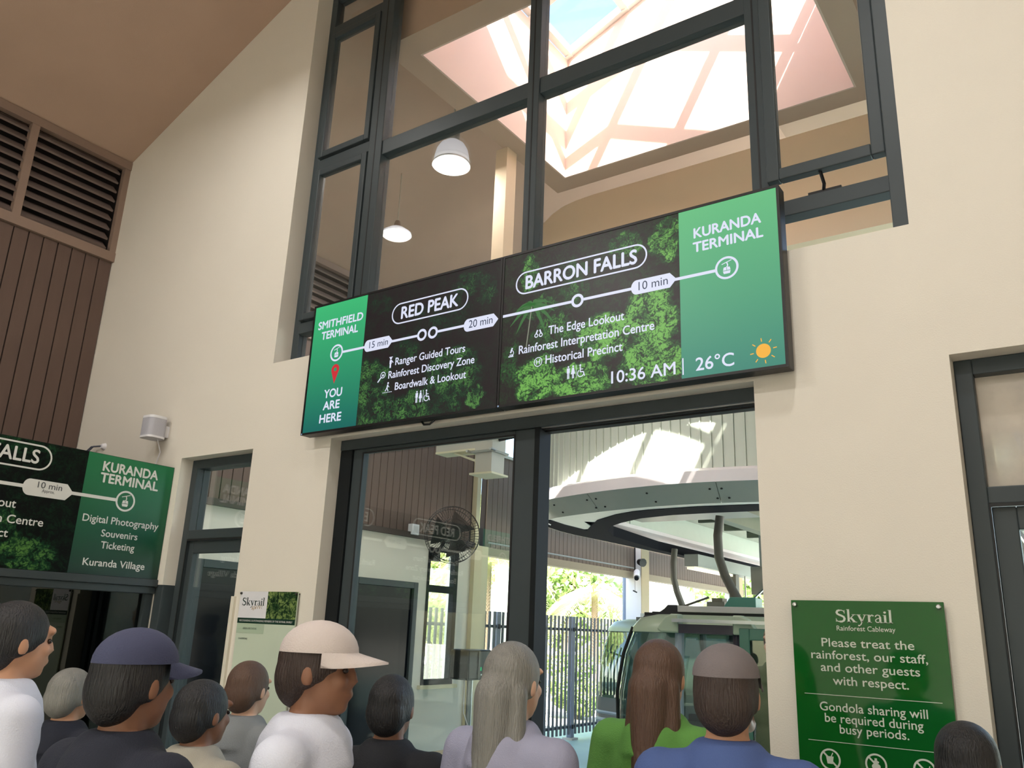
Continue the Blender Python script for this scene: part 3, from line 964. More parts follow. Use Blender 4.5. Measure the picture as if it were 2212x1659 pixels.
flat_disc(b, (-3.062, 3.018), .008, PL, .0011, 12); flat_rect(b, -3.070, -3.054, 2.985, 3.008, PL, .0011); flat_rect(b, -3.068, -3.057, 2.962, 2.985, PL, .0011); flat_line(b, (-3.055, 3.003), (-3.043, 2.990), .005, PL, .0011); flat_rect(b, -3.075, -3.049, 3.022, 3.026, PL, .0011)
part(b, 'ranger_icon', TXT, s1)
b = MB(); flat_ring(b, (-3.112, 2.928), .014, .019, PL, .0011, 20); flat_line(b, (-3.126, 2.914), (-3.148, 2.890), .008, PL, .0011); flat_disc(b, (-3.112, 2.926), .007, PL, .0011, 10); part(b, 'magnifier_icon', TXT, s1)
b = MB(); flat_disc(b, (-3.068, 2.876), .006, PL, .0011, 10); flat_line(b, (-3.069, 2.868), (-3.074, 2.848), .009, PL, .0011); flat_line(b, (-3.074, 2.850), (-3.064, 2.830), .006, PL, .0011); flat_line(b, (-3.074, 2.850), (-3.086, 2.832), .006, PL, .0011); flat_line(b, (-3.071, 2.864), (-3.058, 2.852), .004, PL, .0011)
for k in range(6):
    flat_rect(b, -3.104 + k * .012, -3.096 + k * .012, 2.822, 2.826, PL, .0011)
part(b, 'walker_icon', TXT, s1)

s2 = make_screen(XS + .003, XB, 'wide lit screen reading BARRON FALLS, 10:36 AM and 26 degrees, above the sliding door')
b = MB(); flat_rect(b, -1.360, XB - WB, ZB + WB, ZT - WB, PL, 0); part(b, 'green_panel', GRN2, s2)
b = MB(); flat_rect(b, XS + .003 + WB, -1.360, ZB + WB, ZT - WB, PL, 0); part(b, 'rainforest_picture', FOLB, s2)
put(s2, 'BARRON FALLS', -2.179, -1.568, 3.243, .068, .028)
put(s2, 'KURANDA', -1.289, -.991, 3.297, .046, .028); put(s2, 'TERMINAL', -1.294, -.985, 3.230, .045, .028)
for s, a, b_, v in (('The Edge Lookout', -2.037, -1.632, 2.978), ('Rainforest Interpretation Centre', -2.206, -1.484, 2.905), ('Historical Precinct', -2.049, -1.641, 2.832)):
    put(s2, s, a, b_, v, .042, .014)
put(s2, '10:36 AM', -1.696, -1.388, 2.686, .055, .012); put(s2, '26\u00b0C', -1.295, -1.130, 2.687, .055, .012)
b = MB(); flat_rect(b, -1.356, -1.350, 2.677, 2.751, PL, .0011); part(b, 'divider', TXT, s2)
b = MB(); flat_capsule_ring(b, -2.241, -1.515, 3.216, 3.338, .008, PL, .0010); part(b, 'name_outline', TXT, s2)
b = MB()
zr = 3.121
for a, c in ((-2.312, -1.913), (-1.845, -1.585), (-1.385, -1.195)):
    flat_line(b, (a, zr), (c, zr), .014, PL, .0010)
flat_pill(b, -1.597, -1.375, 3.088, 3.158, PL, .0011); flat_ring(b, (-1.879, zr), .020, .034, PL, .0011)
part(b, 'route_line', TXT, s2)
put(s2, '10 min', -1.559, -1.416, 3.106, .040, 0, TXG, pr=.0020)
b = MB(); gondola_icon(b, (-1.146, 3.124), .052, .010, PL, .0011); part(b, 'gondola_icon', TXT, s2)
b = MB(); flat_disc(b, (-1.007, 2.729), .030, PL, .0011)
for k in range(8):
    a = math.radians(45 * k + 8)
    flat_line(b, (-1.007 + .040 * math.cos(a), 2.729 + .040 * math.sin(a)), (-1.007 + .055 * math.cos(a), 2.729 + .055 * math.sin(a)), .004, PL, .0011)
part(b, 'sun_icon', SUNC, s2)
b = MB(); wc_icon(b, (-1.882, 2.769), .064, PL, .0011); part(b, 'toilet_icons', TXT, s2)
b = MB()
for s in (-1, 1):
    flat_ring(b, (-2.094 + s * .013, 2.984), .006, .011, PL, .0011, 16); flat_line(b, (-2.094 + s * .014, 2.993), (-2.094 + s * .006, 3.012), .008, PL, .0011)
part(b, 'binocular_icon', TXT, s2)
b = MB(); flat_line(b, (-2.268, 2.900), (-2.238, 2.900), .006, PL, .0011); flat_line(b, (-2.262, 2.908), (-2.240, 2.908), .005, PL, .0011); flat_line(b, (-2.256, 2.918), (-2.246, 2.944), .009, PL, .0011); flat_ring(b, (-2.254, 2.916), .014, .018, PL, .0011, 14, a0=-100, a1=60); part(b, 'microscope_icon', TXT, s2)
b = MB(); flat_ring(b, (-2.092, 2.848), .020, .024, PL, .0011, 24); letter(b, 'H', -2.103, -2.081, 2.836, .024, PL, .01, proud=.0011); part(b, 'heritage_icon', TXT, s2)
# a palm in the picture of the second screen (flat print)
PALM = screen_mat('screen_palm_green', (58, 108, 58)); PALMT = screen_mat('screen_palm_trunk', (132, 138, 120))
b = MB(); pc = (-2.135, 3.155)
for a, L_ in ((175, .12), (200, .14), (225, .13), (160, .10), (20, .11), (-5, .13), (-30, .15), (-55, .14), (130, .07), (60, .07)):
    a = math.radians(a); q = []
    for t in (0, .33, .66, 1):
        q.append((pc[0] + L_ * t * math.cos(a), pc[1] + L_ * t * math.sin(a) - .05 * t * t))
    wds = (.003, .009, .008, .001)
    pa = [(p_[0] - math.sin(a) * w_, p_[1] + math.cos(a) * w_) for p_, w_ in zip(q, wds)]; pb = [(p_[0] + math.sin(a) * w_, p_[1] - math.cos(a) * w_) for p_, w_ in zip(q, wds)]
    for i in range(3):
        flat_poly(b, [pa[i], pa[i + 1], pb[i + 1], pb[i]], PL, .0004)
part(b, 'palm_picture', PALM, s2)
b = MB(); flat_line(b, (-2.14, 3.14), (-2.165, 2.93), .006, PL, .0003); part(b, 'palm_trunk_picture', PALMT, s2)
cb = MB(); cb.tube([(-2.85, -.05, ZB), (-2.83, -.055, ZB - .02), (-2.79, -.055, ZB - .022), (-2.76, -.05, ZB)], .006, 6)
cb.build('power_cable', BLACK, s1, smooth=True)
# ------------------------------------------------------------------ ticket office under the long sign
of = sroot('wall_office', (X2, 0, 0))
mb = MB(); mb.box(X2 - .08, X2 + .015, -4.6, -0.001, 1.745, 1.79); mb.box(X2 - .05, X2 + .035, -4.6, -.001, 1.79, 1.835); mb.build('head_rail', FRAME, of, bevel=.004)
for y0 in (-.055, -1.20, -2.35, -3.50, -4.60):
    mb = MB(); mb.box(X2 - .07, X2, y0, y0 + .05, 0, 1.745); mb.build('post', FRAME, of)
for y0 in (-1.15, -2.30, -3.45, -4.55):
    mb = MB(); mb.box(X2 - .045, X2 - .037, y0, y0 + 1.10, .02, 1.745); mb.build('pane', GLASS_D, of)
mb = MB(); mb.box(X1, X2 - .05, -4.6, -.001, 1.80, 1.83); mb.build('office_roof', FRAME_D, of)
mb = MB(); mb.box(X1, X2, -4.68, -4.60, 0, 1.83); mb.build('office_end_wall', CREAM_B, of)
mb = MB(); mb.box(X1 + .3, X1 + .36, -1.2, -.02, 0, 1.8); mb.build('office_back_wall', mat('dark_office_wall', (60, 58, 50), .8), of)
mb = MB(); mb.box(X1 + .37, X1 + .50, -.42, -.22, 0, 1.66); mb.build('office_door_panel', mat('pale_office_panel', (200, 192, 165), .7), of)
t = thing('wall_phone', 'small black wall phone on the pale panel inside the ticket office', 'phone', (X1 + .50, -.32, 1.40))
mb = MB(); mb.box(X1 + .50, X1 + .54, -.36, -.28, 1.40, 1.54); mb.build('phone_body', BLACK, t, bevel=.006)
mb = MB(); mb.box(X1 + .54, X1 + .56, -.352, -.33, 1.41, 1.53); mb.build('handset', BLACK, t, bevel=.004)

# ------------------------------------------------------------------ printed route sign on the office
PS = lambda u, v, p=0.0: (X2 + .0205 + p, u, v)
ls = thing('route_sign', 'long printed route sign with dark rainforest and green panels above the ticket office', 'sign', (X2, -1.95, 1.835))
INK = mat('sign_white_ink', (214, 214, 210), .5, vary=.02); INKD = mat('sign_dark_ink', (58, 62, 66), .5)
SG = print_fade('sign_green_print', (8, 48, 40), (16, 116, 70), 1.84, 2.58); SGT = print_fade('sign_teal_print', (16, 84, 78), (30, 160, 130), 1.84, 2.58)
YE = -3.92
b = MB(); b.box(X2 - .012, X2 + .02, YE, -.002, 1.836, 2.579); b.build('board', BLACK, ls)
b = MB(); flat_rect(b, -.600, -.004, 1.838, 2.577, PS, 0); b.build('green_panel', SG, ls)
b = MB(); flat_rect(b, YE, -3.27, 1.838, 2.577, PS, 0); b.build('green_panel', SGT, ls)
fs_ = foliage_print('rainforest_print', [(-.85, 1.93, .18, .12, .8), (-1.3, 1.95, .3, .13, .5), (-.95, 2.55, .2, .05, .3), (-1.7, 2.0, .2, .2, .4), (-2.3, 1.95, .3, .2, .6), (-3.0, 2.0, .3, .2, .6), (-2.6, 2.45, .4, .1, .3), (-1.02, 2.1, .09, .10, .45)], (12, 15, 14), (22, 58, 36), (84, 128, 62), leaf=50, axis='YZ')
b = MB(); flat_rect(b, -3.27, -.600, 1.838, 2.577, PS, 0); b.build('rainforest_print', fs_, ls)
def sput(s, a, c, v, h, bold=.012, m=INK, pr=.0012):
    return put(ls, s, a, c, v, h, bold, m, PS, pr)
sput('KURANDA', -.495, -.115, 2.476, .058, .03); sput('TERMINAL', -.501, -.103, 2.404, .057, .03)
sput('Digital Photography', -.567, -.055, 2.153, .043); sput('Souvenirs', -.433, -.190, 2.072, .042); sput('Ticketing', -.423, -.199, 2.000, .042); sput('Kuranda Village', -.517, -.108, 1.891, .042, .015)
sput('BARRON FALLS', -1.62, -.891, 2.447, .078, .02); sput('The Edge Lookout', -1.50, -.967, 2.175, .048); sput('Rainforest Interpretation Centre', -1.75, -.795, 2.088, .046); sput('Historical Precinct', -1.50, -.978, 2.008, .045)
sput('RED PEAK', -2.80, -2.30, 2.44, .08, .02); sput('Ranger Guided Tours', -2.88, -2.24, 2.175, .046); sput('Rainforest Discovery Zone', -2.97, -2.15, 2.088, .046); sput('Boardwalk & Lookout', -2.87, -2.25, 2.008, .046)
sput('SMITHFIELD', -3.85, -3.35, 2.47, .06, .02); sput('TERMINAL', -3.81, -3.39, 2.395, .06, .02)
sput('10 min', -.868, -.724, 2.309, .036, 0, INKD, .002); sput('Approx.', -.838, -.764, 2.286, .018, 0, INKD, .002); sput('20 min', -2.06, -1.90, 2.300, .038, 0, INKD, .002); sput('15 min', -3.19, -3.03, 2.300, .038, 0, INKD, .002)
b = MB()
for a, c in ((-1.20, -.94), (-.665, -.365), (-1.82, -1.30), (-2.45, -2.1), (-2.98, -2.62), (-3.55, -3.22)):
    flat_line(b, (a, 2.307), (c, 2.307), .02, PS, .001)
for a in (-.952, -2.14, -3.26):
    flat_pill(b, a, a + .30, 2.258, 2.355, PS, .0011)
for c in (-1.25, -2.49, -2.57):
    flat_ring(b, (c, 2.307), .026, .042, PS, .0011)
b.build('route_line', INK, ls)
b = MB(); flat_capsule_ring(b, -1.70, -.815, 2.408, 2.558, .010, PS, .001); b.build('name_outline', INK, ls)
b = MB(); flat_capsule_ring(b, -2.90, -2.20, 2.408, 2.558, .010, PS, .001); b.build('name_outline', INK, ls)
b = MB(); gondola_icon(b, (-.312, 2.307), .066, .012, PS, .0011); b.build('gondola_icon', INK, ls)
b = MB(); gondola_icon(b, (-3.62, 2.307), .066, .012, PS, .0011); b.build('gondola_icon', INK, ls)

# ------------------------------------------------------------------ speaker and wall outlet beside the sign
sp = thing('wall_speaker', 'small white rounded loudspeaker fixed to the cream wall above the sign', 'speaker', (-5.26, -.01, 2.78))
prof = [(.055 * 1.0, 0), (.068, .006), (.070, .012)]
def sqr(cx, cy, hx, hy, r, n=6):
    p = []
    for sx, sy, a0 in ((1, 1, 0), (-1, 1, 90), (-1, -1, 180), (1, -1, 270)):
        for k in range(n + 1):
            a = math.radians(a0 + 90 * k / n)
            p.append((cx + sx * (hx - r) + r * math.cos(a), cy + sy * (hy - r) + r * math.sin(a)))
    return p
SPK = mat('speaker_grille', (186, 186, 194), .7, bump=.4, bscale=500)
b = MB(); b.prism(sqr(-5.265, -.10, .066, .066, .035), 'z', 2.792, 2.915); b.build('grille', SPK, sp, smooth=True)
b = MB(); b.prism(sqr(-5.265, -.10, .067, .067, .036), 'z', 2.915, 2.932); b.build('top_cap', WHITE, sp, smooth=True)
b = MB(); b.prism(sqr(-5.265, -.10, .067, .067, .036), 'z', 2.778, 2.792); b.build('base_cap', WHITE, sp, smooth=True)
b = MB(); b.box(-5.295, -5.235, -.04, 0, 2.80, 2.88); b.build('bracket', WHITE, sp)
b = MB(); b.tube([(-5.262, -.06, 2.78), (-5.27, -.02, 2.70), (-5.31, -.012, 2.63), (-5.36, -.015, 2.57), (-5.40, -.015, 2.5)], .0035, 6); b.build('cable', WHITE, sp, smooth=True)
so_ = thing('cable_outlet', 'small white cable outlet with dark leads on the wall above the sign', 'outlet', (-6.046, 0, 2.79))
b = MB(); b.lathe([(0, -.03), (.016, -.028), (.024, -.01), (.028, 0)], (-6.046, 0, 2.812), 14, axis='y'); b.build('boss', WHITE, so_, smooth=True)
for k, dx in enumerate((-.03, .0)):
    b = MB(); b.tube([(-6.046, -.025, 2.812), (-6.11 + dx, -.05, 2.81), (-6.19 + dx, -.05, 2.77), (-6.24 + dx, -.06, 2.66)], .006, 6); b.build('cable', mat('grey_lead', (92, 96, 110), .5), so_, smooth=True)
hs_ = thing('hanging_speaker', 'black box speaker on a short arm from the pale duct in the hall', 'speaker', (-3.44, 1.95, 2.83))
b = MB(); b.box(-3.50, -3.385, 1.88, 2.02, 2.835, 2.99); b.build('housing', BLACK, hs_, bevel=.008)
b = MB(); b.tube([(-3.44, 1.95, 2.99), (-3.46, 1.95, 3.05), (-3.56, 1.95, 3.07), (-3.80, 1.95, 3.05)], .014, 8); b.build('arm', BLACK, hs_, smooth=True)
b = MB(); b.box(-3.385, -3.38, 1.89, 2.01, 2.85, 2.975); b.build('grille', mat('dark_grille', (40, 38, 36), .8), hs_)

# ------------------------------------------------------------------ green acrylic notice
PN = lambda u, v, p=0.0: (u, -.0305 - p, v)
gs = thing('notice_sign', 'green acrylic notice asking guests to treat the rainforest with respect', 'sign', (-.717, 0, .95))
ACR = mat('green_acrylic', (14, 88, 30), .06, vary=.12, scale=1.5, spec=.6)
INK2 = mat('notice_grey_ink', (196, 204, 190), .5, vary=.02)
b = MB(); b.box(-.974, -.460, -.030, -.022, 1.02, 1.762); b.build('panel', ACR, gs, bevel=.002)
for x in (-.958, -.476):
    for z in (1.746, 1.036):
        b = MB(); b.lathe([(0, -.046), (.006, -.045), (.0085, -.04), (.0085, -.03)], (x, 0, z), 14, axis='y'); b.lathe([(.006, -.022), (.006, 0)], (x, 0, z), 10, axis='y'); b.build('standoff', STEEL, gs, smooth=True)
b = MB(); skyrail_logo(b, -.817, -.625, 1.688, .042, PN, .0012); b.build('logo', INK2, gs)
def nput(s, a, c, v, h, bold=.008):
    return put(gs, s, a, c, v, h, bold, INK2, PN, .0012)
nput('Rainforest Cableway', -.815, -.619, 1.6585, .0165, .004)
for s, a, c, v in (('Please treat the', -.871, -.564, 1.602), ('rainforest, our staff,', -.910, -.526, 1.5595), ('and other guests', -.879, -.554, 1.5175), ('with respect.', -.840, -.593, 1.4735), ('Gondola sharing will', -.891, -.542, 1.385), ('be required during', -.876, -.559, 1.348), ('busy periods.', -.828, -.606, 1.314)):
    nput(s, a, c, v, .0285)
b = MB(); flat_rect(b, -.942, -.494, 1.437, 1.439, PN, .0012); flat_rect(b, -.938, -.498, 1.283, 1.285, PN, .0012); b.build('rule', INK2, gs)
for k, cx in enumerate((-.867, -.717, -.567)):
    b = MB(); cz = 1.226
    flat_ring(b, (cx, cz), .029, .035, PN, .0012)
    flat_line(b, (cx - .022, cz + .022), (cx + .022, cz - .022), .006, PN, .0016)
    if k == 0:
        flat_poly(b, [(cx - .014, cz + .010), (cx + .012, cz + .010), (cx + .008, cz - .014), (cx - .010, cz - .014)], PN, .0012); flat_line(b, (cx + .004, cz + .010), (cx + .010, cz + .022), .003, PN, .0012)
    elif k == 1:
        flat_disc(b, (cx, cz - .006), .014, PN, .0012, ry=.010); flat_disc(b, (cx, cz + .008), .010, PN, .0012, ry=.005); flat_rect(b, cx - .004, cx + .004, cz + .012, cz + .020, PN, .0012)
    else:
        flat_rect(b, cx - .016, cx + .010, cz - .006, cz, PN, .0012); flat_line(b, (cx + .012, cz), (cx + .016, cz + .014), .003, PN, .0012)
    b.build('prohibition_icon', INK2, gs)

# ------------------------------------------------------------------ staff poster
PP = lambda u, v, p=0.0: (u, -.0205 - p, v)
po = thing('poster_board', 'white and pale green staff poster with rainforest photo on the wall beside the glass door', 'poster', (-3.95, 0, .9))
b = MB(); b.box(-4.200, -3.702, -.020, -.012, .95, 1.769); b.build('panel', mat('poster_pale_green', (196, 208, 188), .35, vary=.03), po)
b = MB(); flat_rect(b, -4.200, -3.953, 1.620, 1.769, PP, .0004); b.build('logo_field', mat('poster_white', (222, 222, 226), .35), po)
b = MB(); flat_rect(b, -3.953, -3.702, 1.620, 1.769, PP, .0004)
b.build('rainforest_photo', foliage_print('poster_rainforest', [(-3.83, 1.69, .5, .5, .95)], (14, 24, 18), (36, 66, 36), (124, 144, 82), leaf=55), po)
b = MB(); flat_rect(b, -4.200, -3.702, 1.590, 1.620, PP, .0004); b.build('title_strip', mat('poster_dark_green', (18, 52, 40), .4), po)
b = MB(); skyrail_logo(b, -4.175, -3.976, 1.690, .042, PP, .0010); b.build('logo', mat('poster_ink', (22, 50, 46), .5), po)
GOLD = mat('poster_gold', (166, 132, 66), .5)
b = MB()
for k, ch in enumerate('spirit'):
    letter(b, ch, -4.085 + k * .0165, -4.085 + k * .0165 + (.012 if ch not in 'it' else .006), 1.668 + .001 * k, .024, lambda u, v, p: PP(u + (v - 1.668) * .25, v, p), 0, proud=.0012)
b.build('tagline', GOLD, po)
put(po, 'RECOGNISING OUTSTANDING MEMBERS OF THE SKYRAIL FAMILY', -4.180, -3.722, 1.600, .010, .006, INK, PP, .0012)
b = MB(); flat_rect(b, -4.198, -3.955, 1.535, 1.588, PP, .0006); b.build('heading_band', mat('poster_sage', (172, 190, 166), .4), po)
put(po, 'DESIGN EXPECTATIONS', -4.14, -4.02, 1.557, .010, .004, mat('poster_grey_ink', (70, 84, 76), .5), PP, .0012); put(po, 'CHAMPIONS', -4.17, -4.09, 1.500, .010, .004, MATS['poster_grey_ink'], PP, .0012)
for x in (-4.190, -3.712):
    b = MB(); b.lathe([(0, -.03), (.006, -.029), (.008, -.02)], (x, 0, 1.758), 12, axis='y'); b.lathe([(.005, -.012), (.005, 0)], (x, 0, 1.758), 10, axis='y'); b.build('standoff', mat('dark_standoff', (50, 48, 46), .4), po, smooth=True)

# ------------------------------------------------------------------ pendant lamps
LAMPG = mat('prismatic_acrylic', (232, 234, 240), .25, emit=(226, 230, 245), estr=.45, bump=.5, bscale=160)
LAMPD = mat('lamp_diffuser', (240, 240, 245), .3, emit=(255, 252, 245), estr=1.6)
def bell(loc, label, power, ztop, group, r=.155, emit=True):
    t = thing('pendant_lamp', label, 'lamp', loc, group)
    x, y, z = loc
    b = MB(); b.lathe([(r, 0), (r * 1.0, .02), (r * .97, .07), (r * .88, .13), (r * .70, .18), (r * .42, .215), (r * .30, .225)], loc, 36); b.build('shade', LAMPG, t, smooth=True)
    b = MB(); b.lathe([(r * 1.03, -.006), (r * 1.04, .004), (r * 1.0, .010), (r * .98, -.004), (r * 1.03, -.006)], loc, 36); b.build('rim', STEEL, t, smooth=True)
    b = MB(); b.lathe([(0, -.030), (r * .5, -.024), (r * .85, -.010), (r * .98, .004)], loc, 32); b.build('diffuser', LAMPD, t, smooth=True)
    b = MB(); b.lathe([(r * .36, .222), (r * .38, .30), (r * .25, .33), (0, .335)], loc, 20); b.build('gear_housing', GREYM, t, smooth=True)
    b = MB(); b.tube([(x, y, z + .33), (x, y, ztop)], .006, 6); b.build('cord', GREYM, t)
    if emit:
        ld = bpy.data.lights.new('lamp_light', 'AREA'); ld.shape = 'DISK'; ld.size = r * 1.9; ld.energy = power; ld.color = (1.0, .975, .94)
        lo = bpy.data.objects.new('lamp_light', ld); col.objects.link(lo); lo.location = (0, 0, -.05); lo.parent = t
    return t
def cone(loc, label, power, ztop, group, r=.145):
    t = thing('pendant_lamp', label, 'lamp', loc, group)
    x, y, z = loc
    b = MB(); b.lathe([(r, 0), (r * .97, .02), (r * .55, .065), (r * .22, .085)], loc, 36); b.build('shade', LAMPG, t, smooth=True)
    b = MB(); b.lathe([(0, -.040), (r * .5, -.032), (r * .9, -.012), (r * .99, .0)], loc, 32); b.build('diffuser', LAMPD, t, smooth=True)
    b = MB(); b.lathe([(r * .26, .08), (r * .2, .13), (.02, .15), (0, .151)], loc, 20); b.build('gear_housing', mat('brown_housing', (110, 88, 72), .6), t, smooth=True)
    b = MB(); b.tube([(x, y, z + .14), (x, y, ztop)], .006, 6); b.build('cord', mat('pale_cord', (190, 178, 160), .6), t)
    ld = bpy.data.lights.new('lamp_light', 'AREA'); ld.shape = 'DISK'; ld.size = r * 1.9; ld.energy = power; ld.color = (1.0, .975, .94)
    lo = bpy.data.objects.new('lamp_light', ld); col.objects.link(lo); lo.location = (0, 0, -.06); lo.parent = t
    return t
bell((-4.19, 1.60, 5.47), 'bell-shaped clear pendant lamp glowing behind the upper window', HALL_LAMP, roofz(-4.19), 'pendant lamps in the hall')
cone((-5.17, 2.00, 5.21), 'shallow cone pendant lamp on a long cord behind the upper window', HALL_LAMP, roofz(-5.17), 'pendant lamps in the hall')
for x, y, z, pw, lb in ((-4.19, -1.27, 5.50, .5, 'bell-shaped pendant lamp of the waiting room in front of the tall window'), (-.45, -1.9, 5.55, .9, 'bell-shaped pendant lamp of the waiting room above the green notice'), (-4.1, -4.7, 5.5, 1.9, 'bell-shaped pendant lamp of the waiting room over the middle of the ticket office'), (-.6, -4.7, 5.5, 1.9, 'bell-shaped pendant lamp of the waiting room opposite the ticket office'), (-4.1, -7.0, 5.5, 1.2, 'bell-shaped pendant lamp near the back glazing, on the louvred side'), (-.6, -7.0, 5.5, 1.2, 'bell-shaped pendant lamp near the back glazing, on the windowed side')):
    bell((x, y, z), lb, ROOM_LAMP * pw, roofz(x), 'pendant lamps of the waiting room', .17)

# ------------------------------------------------------------------ hall side wall: doors, window, fan, sensor
def dark_door(name, y0, y1, z1):
    r = sroot(name, (X1, (y0 + y1) / 2, 0))
    b = MB(); b.box(X1 - .08, X1 + .012, y0, y0 + .07, 0, z1); b.box(X1 - .08, X1 + .012, y1 - .07, y1, 0, z1); b.box(X1 - .08, X1 + .012, y0 + .07, y1 - .07, z1 - .07, z1); b.build('door_frame', FRAME, r, bevel=.004)
    b = MB(); b.box(X1 - .06, X1 - .02, y0 + .07, y1 - .07, .0, z1 - .07); lf = b.build('door_leaf', mat('dark_glazed_leaf', (15, 18, 25), .12, spec=.1), r)
    b = MB(); b.tube([(X1 - .02, y1 - .13, 1.0), (X1 + .04, y1 - .13, 1.0), (X1 + .04, y1 - .22, 1.0)], .009, 8); b.build('door_handle', STEEL, lf, smooth=True)
dark_door('door_4', 1.20, 2.20, 2.10)
dark_door('door_5', 3.10, 4.12, 2.08)
wn = sroot('window_6', (X1, 4.55, .97))
b = MB(); b.box(X1 - .06, X1 + .01, 4.27, 4.31, .97, 2.50); b.box(X1 - .06, X1 + .01, 4.76, 4.83, .97, 2.50); b.box(X1 - .06, X1 + .01, 4.31, 4.76, .97, 1.03); b.box(X1 - .06, X1 + .01, 4.31, 4.76, 2.46, 2.50); b.box(X1 - .06, X1 + .01, 4.31, 4.76, 1.99, 2.07); b.build('window_frame', FRAME_D, wn)
for z0, z1 in ((1.03, 1.99), (2.07, 2.46)):
    b = MB(); b.box(X1 - .03, X1 - .024, 4.31, 4.76, z0, z1); b.build('pane', GLASS, wn)
b = MB(); b.box(X1 - .05, X1 + .05, 4.22, 4.88, .93, .97); b.build('window_sill', CREAM_B, wn)

fn = thing('wall_fan', 'black wall fan with round wire cage beside the tall hall window', 'fan', (X1, 4.36, 2.34))
FC = Vector((-5.93, 4.05, 2.60)); FR = .315
fdir = Vector((.80, -.58, -.06)).normalized(); fu = fdir.cross(Vector((0, 0, 1))).normalized(); fv = fu.cross(fdir)
b = MB()
for dd, rr in ((.0, FR), (.07, FR * .96), (-.07, FR * .90), (.095, FR * .55), (.10, FR * .25)):
    b.tube([FC + fdir * dd + (fu * math.cos(2 * math.pi * k / 36) + fv * math.sin(2 * math.pi * k / 36)) * rr for k in range(37)], .004, 5, caps=False)
for k in range(60):
    a = 2 * math.pi * k / 60; e = fu * math.cos(a) + fv * math.sin(a)
    a2 = a + .25; e2 = fu * math.cos(a2) + fv * math.sin(a2)
    b.tube([FC + fdir * .105 + e2 * FR * .16, FC + fdir * .09 + e * FR * .6, FC + fdir * .07 + e * FR * .93, FC + e * FR, FC - fdir * .07 + e * FR * .9, FC - fdir * .09 + e2 * FR * .3], .0022, 4, caps=False)
b.build('cage', BLACK, fn)
b = MB(); b.add([FC + fdir * .112 + (fu * math.cos(2 * math.pi * k / 20) + fv * math.sin(2 * math.pi * k / 20)) * .052 for k in range(20)] + [FC + fdir * .098 + (fu * math.cos(2 * math.pi * k / 20) + fv * math.sin(2 * math.pi * k / 20)) * .055 for k in range(20)], [tuple(range(20))] + [(k, (k + 1) % 20, 20 + (k + 1) % 20, 20 + k) for k in range(20)]); b.build('hub_badge', BLACK, fn)
for j in range(3):
    b = MB(); a0 = 2 * math.pi * j / 3; vs = []
    for i in range(7):
        rr = .05 + (FR * .85 - .05) * i / 6
        for s in (-1, 1):
            a = a0 + s * (.72 - .10 * i / 6) + .15 * i / 6
            vs.append(FC + fdir * (.02 * s) + (fu * math.cos(a) + fv * math.sin(a)) * rr)
    b.add(vs, [(2 * i, 2 * i + 1, 2 * i + 3, 2 * i + 2) for i in range(6)]); b.build('fan_blade', mat('dark_fan_blade', (34, 32, 32), .4), fn)
b = MB(); b.tube([FC - fdir * .03, FC - fdir * .20], [.06, .075], 16); b.build('motor', BLACK, fn, smooth=True)
b = MB(); b.tube([FC - fdir * .2, (X1 + .20, 4.26, 2.50), (X1 + .08, 4.34, 2.44), (X1 + .02, 4.36, 2.42)], .022, 8); b.build('arm', BLACK, fn, smooth=True)
b = MB(); b.prism([(4.29, 2.34), (4.43, 2.34), (4.40, 2.48), (4.33, 2.48)], 'x', X1, X1 + .06); b.build('wall_bracket', BLACK, fn)
sn = thing('wall_sensor', 'small white box fixed under the dark cladding of the hall', 'sensor', (X1, 3.95, 2.60))
b = MB(); b.box(X1, X1 + .07, 3.88, 4.00, 2.60, 2.72); b.build('body', WHITE, sn, bevel=.006)
b = MB(); b.box(X1 + .07, X1 + .072, 3.90, 3.98, 2.62, 2.70); b.build('cover_plate', mat('pale_cover', (210, 210, 212), .5), sn)

# ticket reader and bench on the hall side
tk = thing('ticket_reader', 'dark ticket reader box with small green digits on a steel pole', 'ticket reader', (-5.40, 3.82, 0))
b = MB(); b.box(-5.52, -5.28, 3.62, 4.02, 1.11, 1.40); b.build('housing', BLACK, tk, bevel=.02)
b = MB(); b.box(-5.30, -5.272, 3.78, 4.03, 1.12, 1.385); b.build('face_plate', mat('dark_grey_face', (64, 66, 64), .4), tk)
PT = lambda u, v, p=0.0: (-5.2715 + p, u, v)
b = MB()
for k in range(4):
    flat_rect(b, 3.81 + k * .05, 3.83 + k * .05, 1.20, 1.235, PT, .001)
b.build('green_digits', screen_mat('led_green', (60, 200, 130)), tk)
b = MB()
for k in range(4):
    flat_rect(b, 3.82 + k * .045, 3.84 + k * .045, 1.155, 1.17, PT, .001)
b.build('white_digits', screen_mat('led_white', (190, 200, 195)), tk)
b = MB(); b.tube([(-5.40, 3.82, .01), (-5.40, 3.82, 1.11)], .03, 12); b.lathe([(.11, 0), (.11, .012), (.03, .02)], (-5.40, 3.82, 0), 20); b.build('pole', STEEL, tk, smooth=True)
b = MB(); b.tube([(-5.38, 3.70, 1.11), (-5.37, 3.70, .8), (-5.30, 3.78, .55), (-5.36, 3.83, .4)], .006, 6); b.build('cable', WHITE, tk, smooth=True)
bn = thing('bench', 'pale timber bench with splayed legs below the hall window', 'bench', (-5.35, 2.9, 0))
TIM = mat('pale_timber', (196, 176, 140), .5, vary=.12, stretch=(12, 1, 12))
for k in range(3):
    b = MB(); b.box(-5.52 + k * .115, -5.415 + k * .115, 2.1, 3.7, .43, .46); b.build('seat_slat', TIM, bn, bevel=.004)
for y in (2.3, 3.5):
    for s in (-1, 1):
        b = MB(); b.tube([(-5.35 + s * .07, y, .43), (-5.35 + s * .19, y, .0)], .02, 8); b.build('leg', STEEL, bn, smooth=True)
